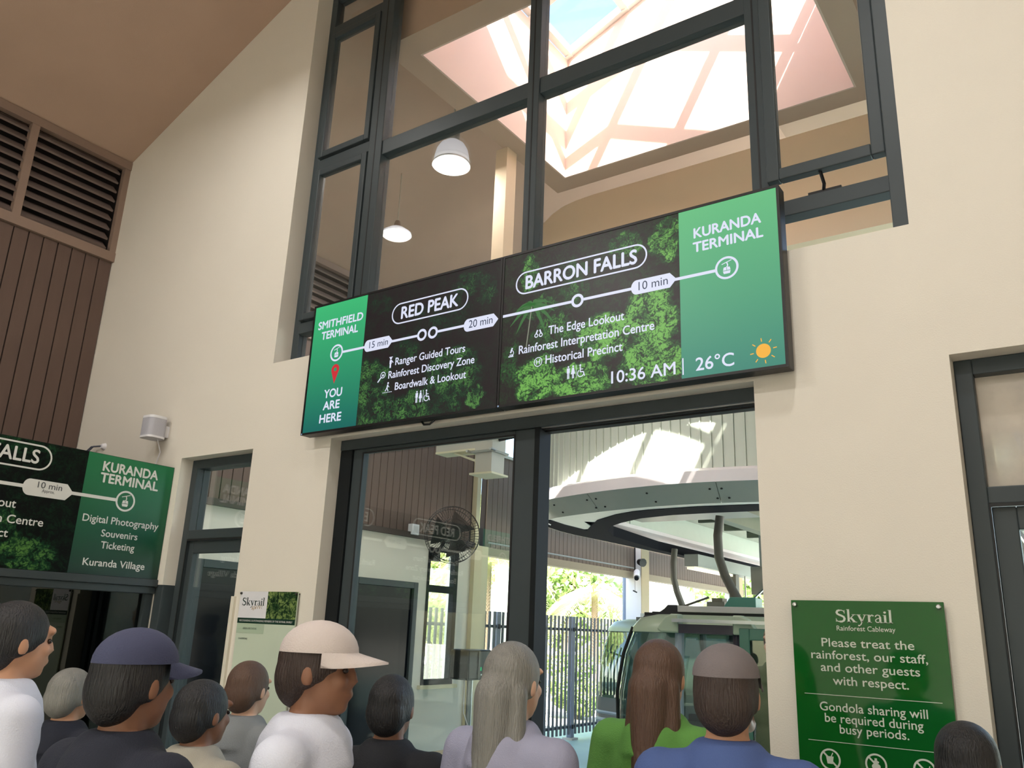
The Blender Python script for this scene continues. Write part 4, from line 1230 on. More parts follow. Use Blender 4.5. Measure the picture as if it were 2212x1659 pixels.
b = MB(); b.box(-5.38, -5.32, 2.3, 3.5, .40, .43); b.build('stretcher', STEEL, bn)
# ------------------------------------------------------------------ open side beyond the hall: clad band, columns
wb2 = sroot('wall_band', (X1, 9, 2.5))
BOARD2 = mat('grey_brown_cladding', (112, 98, 88), .75, vary=.14, scale=5, stretch=(3, 3, .6))
m = MB(); m.box(X1 - .02, X1, 0.003, 0.109, 2.60, 3.82); bd = None
y = 5.37
while y < 14.6:
    if bd is None:
        m = MB(); m.box(X1 - .02, X1, 0.004, .106, 2.60, 3.82); bd = m.build('cladding_board', BOARD2, wb2); o = bd
    else:
        o = bd.copy(); col.objects.link(o); o.parent = wb2
    o.location = (0, y, 0)
    bd.location = bd.location
    y += .112
m = MB(); m.box(X1 - .10, X1 - .022, 5.36, 14.7, 2.60, 3.80); m.build('band_backing', mat('dark_brown_backing', (58, 46, 40)), wb2)
m = MB(); m.box(X1 - .12, X1 + .03, 5.36, 14.7, 2.50, 2.60); m.build('band_beam', mat('tan_grey_beam', (150, 138, 116), .6), wb2)
m = MB(); m.tube([(X1 + .03, 5.4, 2.66), (X1 + .03, 9.6, 2.66)], .012, 6); m.build('conduit', GREYM, wb2)
m = MB(); m.box(X1 - .12, X1 + .02, 5.36, 14.7, 3.82, 3.86); m.build('band_capping', mat('pale_capping', (206, 200, 180), .5), wb2)
COLM = mat('white_steel_column', (214, 214, 216), .5, vary=.03)
for k, yc in enumerate((9.70, 14.2)):
    c_ = tag(thing('roof_column', 'white square roof column standing by the fence' if k == 0 else 'distant roof column at the far end of the platform', 'column', (X1 + .02, yc, 0)), 'white square roof column standing by the fence' if k == 0 else 'distant roof column at the far end of the platform', 'column')
    b = MB(); b.box(X1 - .16, X1 + .12, yc - .14, yc + .14, 0, 3.8); b.build('shaft', COLM, c_)
    b = MB(); b.box(X1 + .121, X1 + .135, yc - .14, yc + .14, 0, 3.8); b.build('side_face', mat('tan_side_face', (178, 162, 128), .5), c_)  # tan sheet over the whole right side of the white shaft
    if k == 0:
        b = MB(); b.tube([(X1 - .22, yc - .05, 0), (X1 - .22, yc - .05, 2.6)], .045, 12); b.build('downpipe', mat('blue_grey_pipe', (120, 136, 158), .4), c_, smooth=True)
cm = thing('security_camera', 'white bullet camera with dangling lead under the cladding by the column', 'camera', (X1 + .08, 9.42, 2.5))
b = MB(); b.tube([(X1 + .08, 9.42, 3.1), (X1 + .08, 9.42, 2.5)], .014, 6); b.build('mast', BLACK, cm)
b = MB(); b.tube([(X1 + .10, 9.45, 2.60), (X1 + .16, 9.32, 2.50)], .05, 12); b.build('housing', WHITE, cm, smooth=True)
b = MB(); b.tube([(X1 + .16, 9.32, 2.50), (X1 + .175, 9.29, 2.478)], .038, 12); b.build('lens', BLACK, cm, smooth=True)
b = MB(); b.tube([(X1 + .14, 9.46, 2.76), (X1 + .24, 9.40, 2.74)], [.05, .07], 10); b.build('spotlight', BLACK, cm, smooth=True)
b = MB(); b.tube([(X1 + .08, 9.42, 2.5), (X1 + .08, 9.42, 2.28)], .003, 5); b.tube([(X1 + .08, 9.36, 2.29), (X1 + .08, 9.48, 2.27)], .012, 6); b.build('pull_lead', BLACK, cm)

# ------------------------------------------------------------------ cable car return end: drum, fascia, guide rail
K = (-3.2, 7.15)
FAR = 16.5
GREYG = mat('pale_green_grey_cladding', (196, 204, 192), .45, vary=.04)
FASC = mat('white_grey_fascia', (226, 220, 222), .35, vary=.03)
SOFF = mat('polished_grey_soffit', (168, 174, 166), .18, vary=.05, spec=.7)
cv = thing('turnaround_canopy', 'pale grey rounded canopy over the cable car turnaround', 'canopy', (K[0], K[1], 2.8))
half = [(-3.2, 4.05), (-3.75, 4.10), (-4.3, 4.23), (-4.89, 4.44), (-5.19, 4.60), (-5.42, 4.82), (-5.58, 5.15), (-5.68, 5.6), (-5.72, 6.2), (-5.72, 7.2), (-5.72, 9.0), (-5.72, FAR)]
ctrl = half[::-1] + [(-6.4 - x, y) for x, y in half[1:]]
def catmull(P_, step):
    out_ = []
    for i in range(len(P_) - 1):
        p0 = Vector(P_[max(i - 1, 0)]); p1 = Vector(P_[i]); p2 = Vector(P_[i + 1]); p3 = Vector(P_[min(i + 2, len(P_) - 1)])
        n_ = max(1, int((p2 - p1).length / step))
        for k in range(n_):
            t_ = k / n_
            if (p2 - p1).length > 1.5:
                out_.append(p1.lerp(p2, t_)); continue
            out_.append(.5 * ((2 * p1) + (-p0 + p2) * t_ + (2 * p0 - 5 * p1 + 4 * p2 - p3) * t_ * t_ + (-p0 + 3 * p1 - 3 * p2 + p3) * t_ ** 3))
    out_.append(Vector(P_[-1]))
    return out_
PATH = catmull(ctrl, .05)
NRM = []
for i in range(len(PATH)):
    t_ = (PATH[min(i + 1, len(PATH) - 1)] - PATH[max(i - 1, 0)]).normalized()
    NRM.append(Vector((-t_.y, t_.x)))                      # left of travel = inwards
ARC = [0.0]
for i in range(1, len(PATH)):
    ARC.append(ARC[-1] + (PATH[i] - PATH[i - 1]).length)
def at_arc(s_):
    i = min(max(int(np.searchsorted(ARC, s_)), 1), len(ARC) - 1)
    f_ = (s_ - ARC[i - 1]) / max(ARC[i] - ARC[i - 1], 1e-6)
    return PATH[i - 1].lerp(PATH[i], f_), NRM[i - 1].lerp(NRM[i], f_).normalized()
def sweep(profile, mbld, s0=0.0, s1=None, step=.06):
    """profile: (inward offset, z) swept along the canopy edge between two arc lengths."""
    s1 = ARC[-1] if s1 is None else s1
    n_ = max(2, int((s1 - s0) / step)); rings = []
    for k in range(n_ + 1):
        p_, q_ = at_arc(s0 + (s1 - s0) * k / n_)
        rings.append([(p_.x + q_.x * d, p_.y + q_.y * d, z) for d, z in profile])
    n = len(profile); vs = [v for R in rings for v in R]; fs = []
    for i in range(len(rings) - 1):
        for j in range(n):
            fs.append((i * n + j, i * n + (j + 1) % n, (i + 1) * n + (j + 1) % n, (i + 1) * n + j))
    fs += [tuple(range(n)), tuple(range((len(rings) - 1) * n, len(rings) * n))]
    mbld.add(vs, fs)
SMID = ARC[-1] / 2
m = MB(); hw = .0525
m.prism([(-hw, .03), (-hw, .004), (-hw + .008, 0), (hw - .012, 0), (hw - .010, -.012), (hw, -.012), (hw, .03)], 'z', 3.13, 4.70)
o_ = m.build('drum_panel', GREYG, loc=(0, 0, 0)); proto = o_.data; bpy.data.objects.remove(o_)
for k in range(-46, 47):                                # ribbed cladding panels round the drum
    p_, q_ = at_arc(SMID + k * .112)
    o = bpy.data.objects.new('drum_panel', proto); col.objects.link(o); o.parent = cv
    c_ = p_ + q_ * .17
    o.location = (c_.x - K[0], c_.y - K[1], -2.8); o.rotation_euler = (0, 0, math.atan2(q_.y, q_.x) - math.pi / 2)
sa, sb = SMID - 46.5 * .112, SMID + 46.5 * .112
m = MB(); sweep([(.17, 3.13), (.17, 4.70), (.21, 4.70), (.21, 3.13)], m, 0, sa, .3); m.build('drum_side', GREYG, cv)
m = MB(); sweep([(.17, 3.13), (.17, 4.70), (.21, 4.70), (.21, 3.13)], m, sb, None, .3); m.build('drum_side', GREYG, cv)
m = MB(); sweep([(.0, 3.00), (.0, 3.11), (.04, 3.14), (.20, 3.14), (.20, 3.08), (.05, 3.0)], m); m.build('fascia', FASC, cv, smooth=True)
# soffit panels, bolted, on the near side only
SJ = [SMID - 2.85, SMID - 2.40, SMID - 1.14, SMID + .35, SMID + 1.14, SMID + 2.40, SMID + 2.85]
for a0, a1 in zip(SJ[:-1], SJ[1:]):
    m = MB(); sweep([(.005, 3.005), (.20, 2.83), (.21, 2.845), (.02, 3.02)], m, a0 + .004, a1 - .004); pnl = m.build('soffit_panel', SOFF, cv, smooth=True)
    for f_ in (.05, .5, .95):
        for d, zz in ((.07, 2.944), (.155, 2.868)):
            p_, q_ = at_arc(a0 + (a1 - a0) * f_ + (d - .07) * .6)
            b = MB(); b.ell((p_.x + q_.x * d, p_.y + q_.y * d, zz), (.013, .013, .009), 8, 6); b.build('bolt', GASKET, pnl)
LIN = mat('bright_white_lining', (246, 240, 228), .5)
for sg in (-1, 1):
    for e0, e1, d1 in ((0.0, 2.4, .80), (2.4, 3.45, .64)):
        m = MB(); sweep([(.19, 2.846), (.19, 2.86), (d1, 2.86), (d1, 2.846)], m, SMID + min(sg * e0, sg * e1), SMID + max(sg * e0, sg * e1)); m.build('lining_panel', LIN, cv)
DRK = mat('dark_blue_grey_rail', (30, 32, 38), .85, vary=.1, spec=.05)
lft = [(-3.2, 4.49), (-3.5, 4.52), (-3.7, 4.53), (-3.95, 4.59), (-4.25, 4.75), (-4.67, 5.1), (-5.05, 5.61), (-5.28, 5.93), (-5.26, 5.36), (-5.19, 4.93), (-5.36, 4.84), (-5.56, 5.35), (-5.66, 5.9), (-5.69, 6.3), (-5.67, 7.0), (-5.65, 8.9), (-5.65, FAR), (-5.47, FAR), (-5.47, 8.42), (-5.34, 7.3), (-5.25, 6.58), (-5.02, 6.0), (-4.78, 5.64), (-4.51, 5.38), (-4.12, 5.10), (-3.68, 4.96), (-3.2, 4.94)]
m = MB(); m.prism(lft, 'z', 2.84, 2.97); m.build('guide_rail', DRK, cv)
m = MB(); m.prism([(-6.4 - x, y) for x, y in lft], 'z', 2.84, 2.97); m.build('guide_rail', DRK, cv)
EDG = mat('cream_rail_edge', (220, 208, 180), .5)
for mir in (0, 1):
    pts = [(-5.365, 4.83), (-5.565, 5.34), (-5.665, 5.9), (-5.695, 6.3), (-5.675, 7.0), (-5.655, 8.9), (-5.655, FAR)]
    m = MB(); m.tube([((-6.4 - x) if mir else x, y, 2.85) for x, y in pts], .012, 6); m.build('rail_edge', EDG, cv)
METC = mat('shiny_sheet_ceiling', (128, 130, 118), .22, metal=.85, vary=.06, stretch=(1, 14, 1))
inner_ = [PATH[i] + NRM[i] * .2 for i in range(0, len(PATH), 4)]
m = MB(); m.prism([(p.x, p.y) for p in inner_] + [(PATH[-1] + NRM[-1] * .2)[:]], 'z', 3.42, 3.46); m.build('roof_deck', METC, cv)
m = MB(); m.prism([(p.x, p.y) for p in inner_] + [(PATH[-1] + NRM[-1] * .2)[:]], 'z', 4.70, 4.75); m.build('drum_roof', GREYM, cv)
for k in range(9):
    m = MB(); yy = 5.9 + k * 1.1
    m.box(K[0] - 1.95, K[0] + 1.95, yy, yy + .08, 3.33, 3.42); m.build('purlin', mat('olive_grey_steel', (120, 122, 104), .5), cv)
for k, xx in enumerate((-4.3, -3.4, -2.4)):
    m = MB(); m.box(xx, xx + .16, 5.3, FAR, 3.15, 3.36); m.build('girder', mat('olive_grey_steel', (120, 122, 104)), cv)
m = MB(); m.prism([(5.75, 2.98), (6.4, 2.98), (6.4, 3.30), (5.95, 3.30)], 'x', -4.75, -3.2); m.build('machine_box', mat('pale_olive_box', (130, 130, 112), .4), cv)
for k in range(5):
    m = MB(); m.box(-4.6 + k * .05, -4.575 + k * .05, 5.72, 5.76, 3.05, 3.1); m.build('vent_slot', GASKET, cv)

# overhead beam with light, far grey board with knob
ob = thing('overhead_beam', 'grey box beam with a light strip behind the cable car hanger', 'beam', (-5.0, 9.4, 2.6))
b = MB(); b.box(-5.20, -4.98, 8.75, 12.0, 2.62, 2.80); b.build('beam', GREYM, ob)
b = MB(); b.box(-5.18, -5.06, 8.80, 10.4, 2.585, 2.62); b.build('light_strip', mat('warm_strip', (250, 240, 205), .4, emit=(255, 240, 200), estr=.9), ob)
b = MB(); b.box(-5.15, -5.03, 10.45, 10.60, 1.9, 2.62); b.build('drop_post', GALV, ob)
b = MB(); b.tube([(-5.0, 10.8, 2.62), (-5.0, 10.8, 1.90)], .015, 8); b.build('rod', STEEL, ob)
b = MB(); b.box(-5.35, -5.05, 9.95, 10.35, 2.02, 2.16); b.box(-5.30, -5.12, 10.05, 10.25, 2.16, 2.22); b.build('gearbox', mat('greasy_gear_grey', (86, 84, 74), .6), ob)
b = MB(); b.box(-5.15, -5.03, 9.90, 10.45, 1.96, 2.02); b.build('gear_shelf', GALV, ob)
b = MB(); b.box(-4.75, -3.6, 10.38, 10.46, 2.30, 2.74); b.build('hanging_panel', mat('mid_grey_board', (128, 126, 118), .6), cv)
for xx in (-4.6, -3.85):
    b = MB(); b.box(xx, xx + .05, 10.40, 10.44, 2.74, 3.42); b.build('panel_hanger', GREYM, cv)
b = MB(); b.tube([(-4.45, 10.32, 2.44), (-4.45, 10.38, 2.44)], .05, 14); b.build('panel_boss', BLACK, cv, smooth=True)
b = MB(); b.tube([(-4.45, 10.30, 2.44), (-4.62, 10.1, 2.22)], .018, 8); b.build('lever', STEEL, cv, smooth=True)

# ------------------------------------------------------------------ gondola
CABG = glass('gondola_glass', (.34, .40, .36), .08, .5)
PALEG = mat('pale_green_gondola', (158, 172, 148), .35, vary=.04)
LBLU = mat('blue_grey_post', (142, 154, 164), .4)
PURP = mat('dark_purple_post', (52, 46, 58), .35)
GRND = mat('green_gondola_door', (70, 112, 94), .35)
def make_gondola(label):
    """Local frame: door side faces -y, origin on the platform under the cabin."""
    g = thing('gondola', label, 'gondola', (0, 0, 0), 'cable car cabins in the station')
    W, D = .94, .80
    def ring(z, w_, d_, r=.28, n=5):
        return [(x, y, z) for x, y in sqr(0, 0, w_, d_, min(r, d_ - .01), n)]
    def shell(levels, name, m, smooth=True, cap=True):
        b = MB(); n = len(ring(0, W, D)); vs = []; fs = []
        for z, w_, d_ in levels:
            vs += ring(z, w_, d_)
        for i in range(len(levels) - 1):
            for j in range(n):
                fs.append((i * n + j, i * n + (j + 1) % n, (i + 1) * n + (j + 1) % n, (i + 1) * n + j))
        if cap:
            fs += [tuple(range(n)), tuple(range((len(levels) - 1) * n, len(levels) * n))]
        b.add(vs, fs); return b.build(name, m, g, smooth=smooth)
    shell([(-.22, W - .12, D - .10), (-.15, W - .04, D - .04), (.25, W + .0, D), (.62, W + .03, D + .02), (.78, W + .02, D + .02)], 'lower_body', mat('dark_green_grey_body', (74, 84, 82), .3), True)
    for z in (.36, .46, .56):
        shell([(z, W + .02, D + .02), (z + .03, W + .045, D + .035), (z + .06, W + .02, D + .02)], 'bumper_rib', mat('light_rib', (150, 156, 156), .4))
    shell([(.78, W + .01, D + .01), (1.1, W, D), (1.45, W - .05, D - .03), (1.66, W - .12, D - .07)], 'window_band', CABG, True, False)
    shell([(1.66, W - .10, D - .06), (1.70, W - .11, D - .06), (1.79, W - .17, D - .12), (1.83, W - .30, D - .25)], 'roof', PALEG, True)
    for sx in (-1, 1):
        b = MB(); b.tube([(sx * .27, -D - .015, -.1), (sx * .27, -D - .02, .6), (sx * .27, -D - .01, 1.1), (sx * .27, -D + .03, 1.5), (sx * .27, -D + .05, 1.74)], .045, 8); b.build('door_post', LBLU if sx < 0 else PURP, g, smooth=True)
        b = MB(); b.prism([(sx * .25, 1.83), (sx * .25, 1.66), (sx * .42, 1.66), (sx * .46, 1.69), (sx * .38, 1.80), (sx * .32, 1.83)], 'y', -D - .06, -D + .10); b.build('corner_cowl', PALEG, g, bevel=.015)
        b = MB(); b.tube([(sx * (W + .0), -D + .20, .8), (sx * (W - .0), -D + .17, 1.1), (sx * (W - .06), -D + .18, 1.45), (sx * (W - .15), -D + .20, 1.70)], .018, 6); b.build('window_seal', GASKET, g, smooth=True)
    b = MB(); b.box(-.25, .25, -D - .05, -D + .03, 1.66, 1.74); b.build('door_header', PURP, g)
    b = MB(); b.box(-.30, 1.0, -D - .10, -D - .02, 1.755, 1.785); b.build('door_rail', STEEL, g)
    dl = MB(); dl.box(.31, .40, -D - .075, -D - .045, 0, 1.72); dl.box(.72, .80, -D - .075, -D - .045, 0, 1.72); dl.box(.40, .72, -D - .075, -D - .045, 1.62, 1.72); dl.box(.40, .72, -D - .075, -D - .045, 0, .5)
    d_ = dl.build('sliding_door', GRND, g, bevel=.008)
    q = MB(); q.box(.40, .72, -D - .062, -D - .056, .5, 1.62); q.build('pane', CABG, d_)
    b = MB(); b.box(-.62, .62, .25, .55, .32, .40); b.build('seat', mat('dark_seat', (40, 42, 46), .6), g, bevel=.02)
    b = MB(); b.box(-.62, .62, .55, .62, .40, .85); b.build('seat_back', mat('dark_seat', (40, 42, 46)), g, bevel=.02)
    b = MB(); b.box(-.42, .70, -.35, -.22, 1.86, 1.92); b.box(-.42, .70, .22, .35, 1.86, 1.92); b.build('roof_beam', mat('pale_roof_beam', (176, 176, 172), .4), g, bevel=.006)
    b = MB(); b.box(-.40, .68, -.33, .33, 1.82, 1.86); b.build('roof_pad', GASKET, g)
    b = MB(); b.prism([(-.02, 1.92), (.30, 1.92), (.30, 2.02), (.05, 2.02)], 'y', -.14, .14); b.build('hanger_bracket', mat('teal_bracket', (70, 132, 116), .4), g, bevel=.006)
    b = MB(); b.tube([(.10, 0, 1.98), (.04, 0, 2.10), (-.03, 0, 2.24), (-.085, 0, 2.42), (-.09, 0, 2.64), (-.06, 0, 2.84)], [.05, .046, .046, .046, .045, .045], 14); b.build('hanger_arm', GALV, g, smooth=True)
    b = MB(); b.box(-.70, -.40, -.30, .10, 1.80, 1.86); b.box(-.78, -.62, -.30, -.22, 1.82, 1.85); b.prism([(-.62, 1.86), (-.42, 1.86), (-.46, 1.93), (-.55, 1.93)], 'y', -.25, .05); b.build('roof_latch', BLACK, g)
    b = MB(); b.tube([(-.50, -.1, 1.90), (-.2, 0, 2.02)], .012, 6); b.build('strut', GALV, g)
    return g
ga = make_gondola('pale green cable car cabin with its door to the waiting room')
gz = copy_tree(ga)
gz['label'] = 'second cable car cabin waiting behind the first, hung from the far rail'
ga.location = (-3.13, 5.05, -.02); ga.rotation_euler.z = math.radians(6)
gz.location = (-5.06, 8.2, -.02); gz.rotation_euler.z = math.radians(66)

# rider's hand and arm are small; a rider sits in the near cabin (built with the people below)

# ------------------------------------------------------------------ fence
fe = thing('slat_fence', 'dark steel slat fence along the edge of the platform', 'fence', (-7.15, 9, 0))
XF = -7.15
posts = (4.6, 6.67, 8.74, 10.81, 12.88)
for yp in posts:
    b = MB(); b.box(XF - .04, XF + .04, yp - .045, yp + .045, .0, 1.84); p_ = b.build('post', mat('fence_post_paint', (96, 106, 122), .45), fe)
    b = MB(); b.box(XF - .09, XF + .09, yp - .09, yp + .09, 0, .03); b.build('base_plate', mat('concrete_pad', (168, 164, 154), .8), p_)
    for zc in (.19, 1.64):
        b = MB(); b.box(XF + .041, XF + .055, yp - .02, yp + .02, zc - .03, zc + .03); b.build('bracket', GASKET, p_)
for i in range(len(posts) - 1):
    for zc in (.19, 1.64):
        b = MB(); b.box(XF - .02, XF + .02, posts[i] + .045, posts[i + 1] - .045, zc - .02, zc + .02); b.build('rail', FENCE, fe)
sl0 = None
for i in range(len(posts) - 1):
    n_s = 17
    for k in range(n_s):
        yc = posts[i] + .045 + (posts[i + 1] - posts[i] - .09) * (k + .5) / n_s
        if sl0 is None:
            b = MB(); b.box(XF + .021, XF + .038, -.022, .022, .08, 1.84); sl0 = b.build('slat', FENCE, fe); o = sl0
        else:
            o = sl0.copy(); col.objects.link(o); o.parent = fe
        o.location = (0, yc, 0)

# ------------------------------------------------------------------ ground and plants outside
mb = MB(); mb.box(-60, X1 - 1.6, -40, 60, -.25, -.06); mb.box(X1 - 1.6, 60, 17.5, 60, -.25, -.06); mb.box(XR + .15, 60, -40, 17.5, -.25, -.13); mb.box(X1 - 1.6, XR + .15, -40, -8.45, -.25, -.06)
tag(mb.build('ground', mat('pale_gravel_ground', (214, 204, 190), .9, vary=.15, scale=2)), 'pale gravel ground outside the station', 'ground')
bpy.data.objects['ground']['kind'] = 'structure'
def leafmat(name, rgb, tr):
    m, n, o = nodes_of(name)
    d = n.nodes.new('ShaderNodeBsdfDiffuse'); t = n.nodes.new('ShaderNodeBsdfTranslucent'); mx = n.nodes.new('ShaderNodeMixShader')
    g = n.nodes.new('ShaderNodeNewGeometry'); hs = n.nodes.new('ShaderNodeHueSaturation')
    hs.inputs['Color'].default_value = (*lin(rgb), 1)
    mr = n.nodes.new('ShaderNodeMapRange'); mr.inputs['To Min'].default_value = .55; mr.inputs['To Max'].default_value = 1.45
    n.links.new(g.outputs['Random Per Island'], mr.inputs['Value']); n.links.new(mr.outputs[0], hs.inputs['Value'])
    n.links.new(hs.outputs[0], d.inputs[0]); t.inputs[0].default_value = (*lin(tr), 1)
    mx.inputs[0].default_value = .4
    n.links.new(d.outputs[0], mx.inputs[1]); n.links.new(t.outputs[0], mx.inputs[2]); n.links.new(mx.outputs[0], o.inputs[0])
    return m
LEAF = [leafmat('leaf_bright', (206, 214, 160), (214, 224, 150)), leafmat('leaf_mid', (168, 188, 136), (180, 204, 130)), leafmat('leaf_dark', (112, 138, 104), (130, 160, 100))]
BARK = mat('grey_bark', (112, 98, 82), .9, vary=.2, bump=.4, bscale=20)
def leaves(centres, n, size):
    C_ = np.array([c[:3] for c in centres]); R_ = np.array([c[3] for c in centres])
    idx = rng.integers(0, len(C_), n)
    v = rng.normal(size=(n, 3)); v /= np.linalg.norm(v, axis=1)[:, None]
    p = C_[idx] + v * (R_[idx] * rng.uniform(.35, 1.0, n) ** .5)[:, None]
    a = rng.normal(size=(n, 3)); a /= np.linalg.norm(a, axis=1)[:, None]
    b = np.cross(a, rng.normal(size=(n, 3))); b /= np.linalg.norm(b, axis=1)[:, None]
    s = size * rng.uniform(.6, 1.4, n)[:, None]
    vs = np.stack([p - a * s, p + b * s * .42, p + a * s, p - b * s * .42], 1).reshape(-1, 3)
    fs = np.arange(4 * n).reshape(-1, 4)
    return vs, fs
def tree(loc, h, spread, n, size, lm, label, name='tree', group='trees beyond the fence', nb=9, low=.25):
    t = thing(name, label, 'tree', loc, group)
    x, y, z = loc
    b = MB(); b.tube([(x, y, z), (x + .05 * h * random.uniform(-1, 1), y, z + h * .3), (x + .08 * h * random.uniform(-1, 1), y + .05 * h * random.uniform(-1, 1), z + h * .75)], [.05 * h ** .8, .035 * h ** .8, .01 * h], 8); b.build('trunk', BARK, t, smooth=True)
    cs = []
    for k in range(nb):
        a = 2 * math.pi * random.random(); r = spread * math.sqrt(random.random()) * .75
        cs.append((x + r * math.cos(a), y + r * math.sin(a), z + h * random.uniform(low, .92), spread * random.uniform(.30, .55)))
    for c in cs[:5]:
        b = MB(); b.tube([(x, y, z + h * .3), ((x + c[0]) / 2, (y + c[1]) / 2, (z + h * .3 + c[2]) / 2 + .1), c[:3]], [.02 * h ** .8, .012 * h ** .8, .005 * h], 6); b.build('branch', BARK, t, smooth=True)
    vs, fs = leaves(cs, n, size)
    me = bpy.data.meshes.new('foliage'); me.from_pydata((vs - np.array(loc)).tolist(), [], fs.tolist()); me.materials.append(lm)
    o = bpy.data.objects.new('foliage', me); col.objects.link(o); o.parent = t; WL[o.name] = Vector(loc); o['kind'] = 'stuff'
    return t
tree((-10.2, 5.0, -.06), 4.4, 1.25, 9000, .10, LEAF[1], 'leafy tree beyond the fence seen through the hall window')
tree((-12.6, 8.6, -.06), 6.0, 1.8, 10000, .11, LEAF[0], 'sunlit yellow-green tree beyond the fence')
tree((-13.6, 13.2, -.06), 5.4, 2.0, 9000, .12, LEAF[0], 'pale sunlit tree beyond the fence near the palms')
tree((-13.5, 19.0, -.06), 7.5, 2.4, 10000, .14, LEAF[1], 'tall green tree behind the white column')
tree((-8.4, 21.5, -.06), 6.5, 2.2, 9000, .13, LEAF[1], 'green tree past the far end of the platform')
tree((-3.6, 25.0, -.06), 7.0, 2.4, 9000, .15, LEAF[2], 'dark green tree far behind the cable car rail')
tree((-18.0, 10.5, -.06), 9.0, 2.8, 9000, .17, LEAF[2], 'tall dark tree behind the sunlit yellow-green tree')
for k, (x, y, h, s, lm, lb) in enumerate([(-8.2, 5.5, 1.3, .5, 1, 'low leafy shrub behind the fence, below the hall window'), (-8.7, 7.1, 1.1, .55, 2, 'small dark shrub behind the fence, beside the thin palm'), (-9.0, 8.7, 1.35, .6, 1, 'mid green shrub behind the fence post by the doors'), (-9.0, 10.3, 1.2, .6, 2, 'dark low shrub behind the fence, near the white column'), (-9.0, 12.0, 1.4, .6, 1, 'last green shrub along the fence, behind the cabin')]):
    tree((x, y, -.06), h, s, 4500, .055, LEAF[lm], lb, 'shrub', 'shrubs behind the fence', 8, .15)
def palm(loc, h, nf, L, label):
    t = thing('palm', label, 'palm', loc, 'palms beyond the fence')
    x, y, z = loc
    b = MB(); b.tube([(x, y, z), (x + .04, y, z + h * .5), (x, y + .05, z + h)], [.12, .09, .08], 10); b.build('trunk', BARK, t, smooth=True)
    for k in range(nf):
        a = 2 * math.pi * k / nf + random.uniform(-.15, .15); up = random.uniform(.1, .9)
        d = Vector((math.cos(a), math.sin(a), 0)); b = MB(); spine = []
        for i in range(9):
            s = i / 8
            spine.append(Vector((x, y, z + h)) + d * L * s + Vector((0, 0, L * (up * s - 1.15 * s * s))))
        b.tube(spine, [.016 - .0016 * i for i in range(9)], 5)
        side = d.cross(Vector((0, 0, 1)))
        for i in range(2, 41):
            s = i / 42; q = s * 8; i0 = min(int(q), 7); p = spine[i0].lerp(spine[i0 + 1], q - i0)
            tl = .42 * math.sin(math.pi * min(1, s * .9 + .12)) + .06
            for sg in (-1, 1):
                tip = p + (side * sg * .75 + d * .5 + Vector((0, 0, -.45))) * tl
                wv = (d * .016)
                b.add([p - wv, p + wv, tip], [(0, 1, 2)])
        b.build('frond', LEAF[0], t)
    return t
palm((-10.6, 11.0, -.06), 3.0, 16, 1.5, 'feathery palm beyond the fence between the trees')
palm((-10.4, 15.2, -.06), 2.6, 16, 1.6, 'lower feathery palm behind the white column')
palm((-9.9, 7.9, -.06), 3.7, 14, 1.25, 'tall thin palm close behind the slat fence')
# ------------------------------------------------------------------ people
def remeshed(mb, voxel, name, smooth_it=4, cuts=()):
    me = bpy.data.meshes.new(name); me.from_pydata(mb.v, [], mb.f)
    ob = bpy.data.objects.new(name, me); col.objects.link(ob)
    bm = bmesh.new(); bm.from_mesh(me); bmesh.ops.recalc_face_normals(bm, faces=bm.faces); bm.to_mesh(me); bm.free()
    r = ob.modifiers.new('r', 'REMESH'); r.mode = 'VOXEL'; r.voxel_size = voxel; r.use_smooth_shade = True
    s = ob.modifiers.new('s', 'SMOOTH'); s.factor = .5; s.iterations = smooth_it
    dg = bpy.context.evaluated_depsgraph_get(); dg.update()
    m2 = bpy.data.meshes.new_from_object(ob.evaluated_get(dg), depsgraph=dg)
    bpy.data.objects.remove(ob); bpy.data.meshes.remove(me)
    m2.name = name
    m2.materials.clear(); m2.materials.append(None)
    return m2
def capsule(mb, a, b, r0, r1, n=14):
    a = Vector(a); b = Vector(b); L = (b - a).length; d = (b - a).normalized()
    pts = []; rs = []
    for k in range(5):
        t = math.pi / 2 * k / 4; pts.append(a - d * r0 * math.cos(t)); rs.append(max(.001, r0 * math.sin(t)))
    for k in range(5):
        t = math.pi / 2 * k / 4; pts.append(b + d * r1 * math.sin(t)); rs.append(max(.001, r1 * math.cos(t)))
    mb.tube(pts, rs, n)

